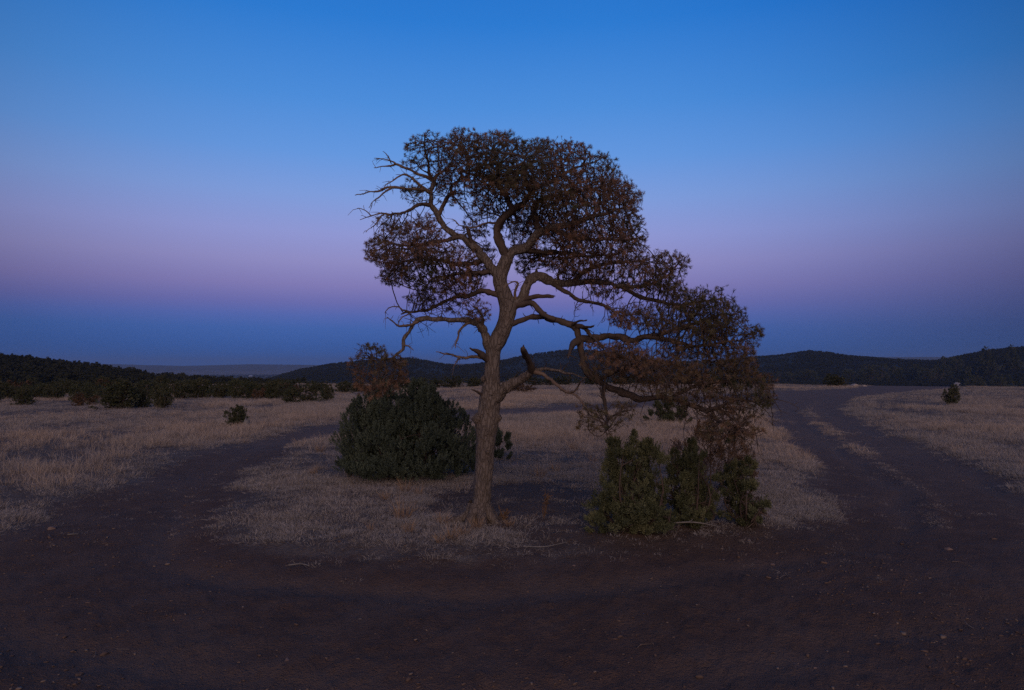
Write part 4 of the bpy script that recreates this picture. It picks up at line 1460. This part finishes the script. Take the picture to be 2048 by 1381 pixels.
    # thin orange weed stalks on the bare ground right of the trunk
    for (bx, by, h, lab) in [(1088, 1036, 62, 'thin orange dry weed stalk on bare soil right of the pine trunk'),
                             (1006, 1040, 26, 'short orange dry weed at the foot of the pine trunk')]:
        g, m = metric(bx, by)
        s = Soup()
        for k in range(7):
            a = rng.uniform(0, 6.28)
            top = np.array((math.cos(a) * 0.05, math.sin(a) * 0.05, h * m * rng.uniform(0.5, 1)))
            C = catmull([(0, 0, -0.02), top * 0.5 + rng.normal(0, 0.012, 3), top], 4)
            tube(s, C, np.linspace(0.004, 0.002, len(C)), 3, 0.6)
            for j in range(8):
                c = C[rng.integers(2, len(C))]
                tube(s, [c, c + rng.normal(0, 0.02, 3)], [0.006, 0.003], 3, rng.uniform(0.4, 1))
        o = link('dry_weed', s.mesh('dry_weed', [M_RUSSET]), None, tuple(g))
        tag(o, lab, 'weed')


build_junipers()


def build_tufts():
    """single golden bunches that stand out on the island"""
    rng = np.random.default_rng(12)
    gm = material('golden_bunch', tint_mat([(0.0, (0.46, 0.30, 0.18)), (1.0, (0.16, 0.10, 0.07))]), 0.85, 0.1)
    meshes = []
    for k in range(4):
        me = grass_tuft('golden_bunch', rng, 60, 0.30, 0.07, 0.35, 0.0024, 0.4)
        me.materials.clear()
        me.materials.append(gm)
        meshes.append(me)
    spots = [(805, 1040, 1.1), (885, 1048, 0.7), (955, 1058, 0.7), (742, 1064, 0.5), (818, 1064, 0.6), (905, 1078, 0.7), (880, 1086, 0.5), (930, 1070, 0.5), (810, 985, 0.9), (838, 990, 0.6), (770, 1000, 0.6),
             (1020, 1052, 0.5), (640, 905, 0.9), (628, 950, 0.7), (700, 955, 0.7), (1110, 945, 0.9), (1080, 955, 0.9), (1185, 925, 0.8), (1030, 880, 0.9), (1148, 900, 0.9)]
    for i, (px, py, s) in enumerate(spots):
        o = link('grass_bunch', meshes[i % 4], None, tuple(ground_at(px, py)))
        o.rotation_euler = (0, 0, rng.uniform(0, 6.28))
        o.scale = (s, s, s)
        tag(o, 'golden dry grass bunch standing on the island around the pine', 'grass bunch', 'golden grass bunches on the island')


build_tufts()


# ------------------------------------------------------------------ trees of the far field
def field_tree_mesh(rng, kind):
    """unit-height shrub or tree (about 1 m tall, 1 m wide), one mesh"""
    if kind == 'round':
        L = [(rng.uniform(-0.28, 0.28), rng.uniform(-0.28, 0.28), rng.uniform(0.0, 0.1), rng.uniform(0.72, 1.0), rng.uniform(0.17, 0.27), rng.uniform(0.17, 0.27)) for _ in range(9)]
    elif kind == 'conifer':
        L = [(0, 0, 0.02, 1.0, 0.14, 0.14)] + [(rng.uniform(-0.18, 0.18), rng.uniform(-0.18, 0.18), 0.0, rng.uniform(0.45, 0.8), 0.15, 0.15) for _ in range(6)]
    else:
        L = [(rng.uniform(-0.3, 0.3), rng.uniform(-0.3, 0.3), 0.05, rng.uniform(0.6, 1.0), rng.uniform(0.14, 0.22), rng.uniform(0.14, 0.22)) for _ in range(8)]
    f, st = juniper_meshes(rng, L, 1000, 0.11, 6, 0.015, M_FARJ if kind != 'loose' else M_RUSSET, up=0.9, hollow=0.35, fan=50, crook=0.03, plume=7)
    return f, st


def build_field():
    rng = np.random.default_rng(99)
    rounds = [field_tree_mesh(rng, 'round') for _ in range(4)]
    conifers = [field_tree_mesh(rng, 'conifer') for _ in range(2)]
    loose = [field_tree_mesh(rng, 'loose') for _ in range(2)]

    def place(kind, i, px, py, w, h, name, label, group=None):
        ms = {'r': rounds, 'c': conifers, 'l': loose}[kind]
        g, m = metric(px, py)
        root = juniper_object(name, label, 'bush' if h * m < 2.2 else 'tree', g - (0, 0, 0.05), ms[i % len(ms)], group, rng.uniform(0, 6.28), (w * m, w * m, h * m))
        return root
    # singled out
    place('r', 0, 476, 854, 62, 44, 'field_shrub', 'solitary dark rounded shrub in the pale field beside the left rut road')
    place('r', 1, 1903, 811, 48, 40, 'juniper_sapling', 'solitary small rounded juniper in the grass inside the road bend')
    place('r', 0, 240, 817, 110, 56, 'juniper_bush', 'widest dark juniper in the clump at the far side of the golden field')
    place('r', 1, 326, 817, 62, 48, 'juniper_bush', 'rounded juniper at the roadward end of the wide dark clump')
    place('r', 2, 604, 808, 74, 40, 'juniper_bush', 'low rounded juniper standing forward of the tree line near the rut road')
    place('l', 1, 1046, 786, 46, 20, 'bare_shrub', 'low leafless shrub in pale grass behind the pine trunk')
    place('c', 1, 1975, 766, 84, 54, 'juniper_tree', 'pointed evergreen rising above the dark row behind the road bend')
    # rows that read alike
    rowl = 'dark juniper in the tree line along the far edge of the dry field'
    grp = 'tree line at the edge of the field'
    row = [('r', 46, 811, 52, 34), ('r', 110, 801, 56, 30), ('r', 165, 806, 54, 34), ('l', 170, 812, 50, 26), ('r', 283, 815, 50, 40), ('r', 20, 798, 50, 30), ('r', 75, 797, 50, 28),
           ('r', 362, 797, 55, 34), ('r', 402, 796, 62, 36), ('r', 442, 797, 56, 30), ('r', 488, 798, 68, 38), ('l', 520, 799, 40, 26), ('r', 546, 800, 48, 36), ('r', 653, 802, 36, 30),
           ('r', 205, 800, 60, 34), ('r', 310, 797, 60, 34), ('r', 690, 786, 50, 22), ('r', 715, 784, 50, 20), ('r', 580, 786, 60, 22), ('r', 630, 784, 60, 20),
           ('r', 760, 780, 60, 22), ('r', 810, 778, 60, 20), ('r', 860, 776, 60, 20), ('r', 910, 776, 60, 22), ('r', 950, 774, 50, 18), ('r', 1030, 771, 60, 18),
           ('r', 1080, 771, 60, 16), ('r', 1130, 770, 60, 18), ('r', 1185, 770, 60, 20), ('r', 1240, 770, 60, 18), ('r', 1300, 770, 60, 20), ('r', 1360, 769, 60, 18), ('r', 1420, 768, 60, 20),
           ('r', 1480, 768, 60, 20), ('r', 1530, 767, 60, 20), ('r', 1575, 766, 56, 20), ('r', 1615, 765, 56, 22), ('r', 1674, 773, 60, 24), ('r', 1712, 768, 50, 26), ('r', 1748, 768, 64, 34),
           ('r', 1790, 764, 50, 28), ('r', 1838, 765, 56, 30), ('r', 1868, 766, 66, 34), ('r', 1905, 764, 50, 32), ('c', 1936, 764, 50, 40), ('r', 1955, 765, 50, 34), ('r', 1998, 768, 60, 36),
           ('c', 2026, 763, 70, 48), ('r', 2060, 765, 60, 50), ('r', -20, 806, 60, 36), ('c', 2090, 764, 70, 50)]
    names = [(640, 'dark juniper in the ragged clump between the golden field and the low wooded hill', 'junipers in front of the low wooded hill'),
             (1500, 'low dark juniper in the strip of trees behind the pine below the middle hill', 'junipers in the strip behind the pine'),
             (9999, 'dark juniper in the row behind the road bend', 'junipers behind the road bend')]
    for i, (k, px, py, w, h) in enumerate(row):
        rowl, grp = next((b, c) for a, b, c in names if px < a)
        place(k, i, px, py, w, h * rng.uniform(0.95, 1.1), 'juniper_tree', rowl, grp)

    for k in range(46):
        px, py = rng.uniform(-60, 600), rng.uniform(779, 797)
        place('r' if rng.uniform() < 0.85 else 'l', k, px, py, rng.uniform(40, 64), rng.uniform(20, 32), 'scrub_juniper',
              'low dark juniper in the scrub closing the golden field below the wooded hill', 'scrub below the wooded hill')
    # the near wooded hill: the trees that show largest stand singly
    n = 0
    tries = 0
    spots = []
    while n < 170 and tries < 6000:
        tries += 1
        px = rng.uniform(-60, 620)
        rr = rng.uniform(215, 430)
        az = math.atan2(px - CX, FPX)
        x, y = rr * math.sin(az), rr * math.cos(az)
        if any((x - a) ** 2 + (y - b) ** 2 < 20 for a, b in spots):
            continue
        spots.append((x, y))
        z = float(height(x, y))
        h = rng.uniform(1.9, 3.4)
        ms = rounds[n % 4] if rng.uniform() < 0.85 else conifers[n % 2]
        root = juniper_object('hillside_juniper', 'small dark juniper dotted over the low wooded hill beyond the golden field', 'tree', (x, y, z - 0.1), (ms[0], None),
                              'junipers on the low wooded hill', rng.uniform(0, 6.28), (h * rng.uniform(1.1, 1.6), h * rng.uniform(1.1, 1.6), h))
        n += 1


build_field()


# ------------------------------------------------------------------ woods on the hills (uncountable)
def build_woods():
    rng = np.random.default_rng(404)
    meshes = []
    for k in range(4):
        L = [(rng.uniform(-0.25, 0.25), rng.uniform(-0.25, 0.25), 0.0, rng.uniform(0.6, 1.0), 0.25, 0.25) for _ in range(5)]
        f, _ = juniper_meshes(rng, L, 70, 0.36, 4, 0.09, M_HILLT, stems=False, hollow=0.3, plume=4)
        meshes.append(f)
    col = library('hill_tree_library', meshes)
    P = []

    def fill(n, r0, r1, az0, az1, minrise):
        r = np.sqrt(rng.uniform(r0 ** 2, r1 ** 2, n))
        az = np.arctan((rng.uniform(az0, az1, n) - CX) / FPX)
        x, y = r * np.sin(az), r * np.cos(az)
        z = height(x, y)
        b = np.interp(r, BASE_R, BASE_Z)
        k = (z - b > minrise) & (rng.uniform(0, 1, n) < 0.25 + 1.2 * smooth(0.35, 0.55, fbm(x / 60, y / 60, 71, 3)))
        P.append(np.stack([x, y, z], 1)[k])
    fill(6000, 230, 620, -300, 800, 0.6)
    fill(30000, 800, 1500, 350, 2300, 1.5)
    fill(9000, 800, 1500, 1700, 2400, 1.0)
    fill(9000, 420, 900, 300, 1700, -1)
    fill(5000, 1500, 4200, 250, 900, -1)
    P = np.concatenate(P)
    n = len(P)
    r = np.hypot(P[:, 0], P[:, 1])
    h = rng.uniform(2.0, 3.8, n) * np.where(r > 1500, 1.3, 1.0)
    w = h * rng.uniform(1.0, 1.6, n)
    o = scatter('hill_woods', P - (0, 0, 0.2), rng.uniform(0, 6.28, n), np.stack([w, w, h], 1), rng.integers(0, 4, n), col)
    tag(o, 'dark pinyon and juniper woods covering the far hills', 'woods', kind='stuff')


build_woods()


# ------------------------------------------------------------------ stones, dead wood, stump, far shed
def stone_mesh(rng, mat, n=26, flat=0.55):
    import bmesh
    bm = bmesh.new()
    for _ in range(n):
        p = rng.normal(0, 1, 3)
        p /= np.linalg.norm(p)
        bm.verts.new(p * (1, 0.8, flat) * rng.uniform(0.82, 1.05))
    r = bmesh.ops.convex_hull(bm, input=bm.verts)
    bmesh.ops.delete(bm, geom=[v for v in bm.verts if not v.link_faces], context='VERTS')
    me = bpy.data.meshes.new('stone')
    bm.to_mesh(me)
    bm.free()
    me.materials.append(mat)
    return me


def build_small():
    rng = np.random.default_rng(8)
    for px, py, w, mat, lab in [
        (575, 1320, 14, M_STONE, 'small red brown stone on the bare dirt in front of the island'),
        (105, 1058, 22, M_STONE, 'flat reddish stone at the verge of the left rut road'),
        (1897, 1100, 18, M_STONE, 'flat grey brown stone in the right rut road below the grass strip'),
        (1630, 1336, 9, M_STONE, 'small grey brown stone alone on the darkest foreground dirt'),
        (1545, 1130, 12, M_STONE, 'small reddish stone on the road in front of the sparse sapling'),
        (405, 849, 26, M_STONE, 'dark low boulder beside the solitary dark shrub'),
        (425, 838, 12, M_STONE, 'small dark stone behind the low boulder near the solitary dark shrub'),
        (1708, 773, 22, M_PALE, 'pale boulder at the far road verge among dark junipers'),
        (1702, 767, 9, M_PALE, 'small white rock behind the pale verge boulder'),
        (1728, 773, 14, M_PALE, 'low grey rock lying next to the pale verge boulder'),
        (1915, 768, 22, M_PALE, 'pointed pale rock heap between the far dark junipers'),
        (1030, 932, 26, M_STONE, 'grey half buried stone behind the pine trunk'),
        (1148, 1132, 10, M_STONE, 'small stone at the front rim of the island'),
    ]:
        g, m = metric(px, py)
        o = link('stone', stone_mesh(rng, mat), None, tuple(g))
        s = w * m * 0.5
        o.scale = (s, s, s * (1.6 if 'pointed' in lab else 1.0))
        o.rotation_euler = (rng.uniform(-0.15, 0.15), rng.uniform(-0.15, 0.15), rng.uniform(0, 6.28))
        tag(o, lab, 'stone')
    # weathered stump
    g, m = metric(492, 856)
    s = Soup()
    C = catmull([(0, 0, -0.05), (0.01, 0, 0.12), (0.03, 0.01, 0.22)], 4)
    tube(s, C, np.linspace(0.13, 0.085, len(C)), 12, 0, 0.2, 9)
    for k in range(5):
        a = k * 1.3
        b = C[-1] + np.array((math.cos(a) * 0.05, math.sin(a) * 0.05, -0.03))
        tube(s, [b, b + (0, 0, rng.uniform(0.06, 0.14))], [0.03, 0.004], 5, 0)
    o = link('stump', s.mesh('stump', [M_GREY]), None, tuple(g))
    tag(o, 'short pale weathered stump right beside the solitary dark shrub', 'stump')
    # fallen grey branches
    specs = [
        (1345, 1040, [(0, 0, 0.02), (-0.12, 0.02, 0.10), (-0.2, 0.0, 0.26), (-0.17, 0.05, 0.42), (-0.12, 0.05, 0.5)], 'curved grey dead branch rising from the foot of the open olive juniper', 0.014),
        (1470, 1046, [(-0.45, 0.0, 0.06), (-0.2, 0.05, 0.09), (0.0, 0.0, 0.16), (0.12, -0.05, 0.03), (0.2, -0.08, 0.0)], 'pale forked dead stick lying by the roadside sapling', 0.013),
        (1330, 1062, [(-0.3, 0, 0.05), (0, 0.06, 0.06), (0.3, 0.0, 0.09), (0.6, 0.05, 0.03)], 'long grey dead branch lying in front of the open olive juniper', 0.012),
        (600, 1134, [(-0.1, 0, 0.015), (0, 0.02, 0.02), (0.09, -0.02, 0.015)], 'thin grey stick on the dirt at the front left rim of the island', 0.007),
        (145, 1072, [(-0.05, 0, 0.015), (0, 0.01, 0.015), (0.05, 0.02, 0.015)], 'short pale stick beside the flat reddish stone', 0.008),
        (1090, 1100, [(-0.2, 0.05, 0.02), (0, 0, 0.03), (0.2, 0.08, 0.05)], 'thin curved stick on the needle litter before the pine', 0.007),
    ]
    for px, py, pts, lab, r in specs:
        g, m = metric(px, py)
        s = Soup()
        C = catmull(pts, 5)
        tube(s, C, np.linspace(r, r * 0.4, len(C)), 6, 0, 0.2, 2)
        for k in range(7 if r > 0.01 else 2):
            i = rng.integers(2, len(C) - 1)
            v = rng.normal(0, 1, 3)
            v[2] = abs(v[2])
            v = v / np.linalg.norm(v) * rng.uniform(0.05, 0.16) * r / 0.012
            tube(s, [C[i], C[i] + v * 0.5 + rng.normal(0, 0.01, 3), C[i] + v], [r * 0.5, r * 0.4, r * 0.2], 4, 0)
        o = link('fallen_branch', s.mesh('fallen_branch', [M_GREY]), None, tuple(g))
        tag(o, lab, 'branch')
    # tiny white shed far out on the plain
    d = ray(502, 743)
    t = 3300 / math.hypot(d[0], d[1])
    x, y = d[0] * t, d[1] * t
    z = float(height(x, y))
    wm = bpy.data.materials.new('white_paint')
    wm.use_nodes = True
    wb = wm.node_tree.nodes['Principled BSDF']
    nz = noise_tex(wm.node_tree, 0.8, 3, 0.5, position(wm.node_tree))
    wm.node_tree.links.new(ramp(wm.node_tree, nz, [(0.3, (0.62, 0.60, 0.58)), (0.7, (0.80, 0.78, 0.76))]), wb.inputs['Base Color'])
    root = link('shed', None, None, (x, y, z))
    tag(root, 'tiny white shed far out on the distant tan plain', 'building')
    W, D_, H = 6.0, 4.5, 3.2
    V = [(-W, -D_, -1), (W, -D_, -1), (W, D_, -1), (-W, D_, -1), (-W, -D_, H), (W, -D_, H), (W, D_, H), (-W, D_, H), (-W, 0, H + 3), (W, 0, H + 3)]
    link('wall', new_mesh('wall', V, [np.array([(0, 1, 5, 4), (2, 3, 7, 6)]), np.array([(1, 2, 6), (3, 0, 4), (1, 6, 5), (3, 4, 7), (5, 6, 9), (7, 4, 8)])], [wm], False), root)
    RV = [(-W - 1, -D_ - 1, H - 0.2), (W + 1, -D_ - 1, H - 0.2), (W + 1, 0, H + 3.3), (-W - 1, 0, H + 3.3), (W + 1, D_ + 1, H - 0.2), (-W - 1, D_ + 1, H - 0.2)]
    link('roof', new_mesh('roof', RV, np.array([(0, 1, 2, 3), (3, 2, 4, 5)]), [wm], False), root)


build_small()


# ------------------------------------------------------------------ air
def build_haze():
    m = bpy.data.materials.new('haze')
    m.use_nodes = True
    nt = m.node_tree
    nt.nodes.clear()
    v = node(nt, 'ShaderNodeVolumePrincipled')
    v.inputs['Color'].default_value = (0.42, 0.62, 1.0, 1)
    v.inputs['Density'].default_value = 1.0e-4
    v.inputs['Anisotropy'].default_value = 0.0
    out = node(nt, 'ShaderNodeOutputMaterial')
    nt.links.new(v.outputs[0], out.inputs['Volume'])
    X, z0, z1 = 16500.0, -70.0, 190.0
    V = [(-X, -X, z0), (X, -X, z0), (X, X, z0), (-X, X, z0), (-X, -X, z1), (X, -X, z1), (X, X, z1), (-X, X, z1)]
    Q = np.array([(0, 3, 2, 1), (4, 5, 6, 7), (0, 1, 5, 4), (1, 2, 6, 5), (2, 3, 7, 6), (3, 0, 4, 7)])
    o = link('haze', new_mesh('haze', V, Q, [m], False))
    tag(o, 'thin blue evening haze over the far hills', kind='stuff')


build_haze()
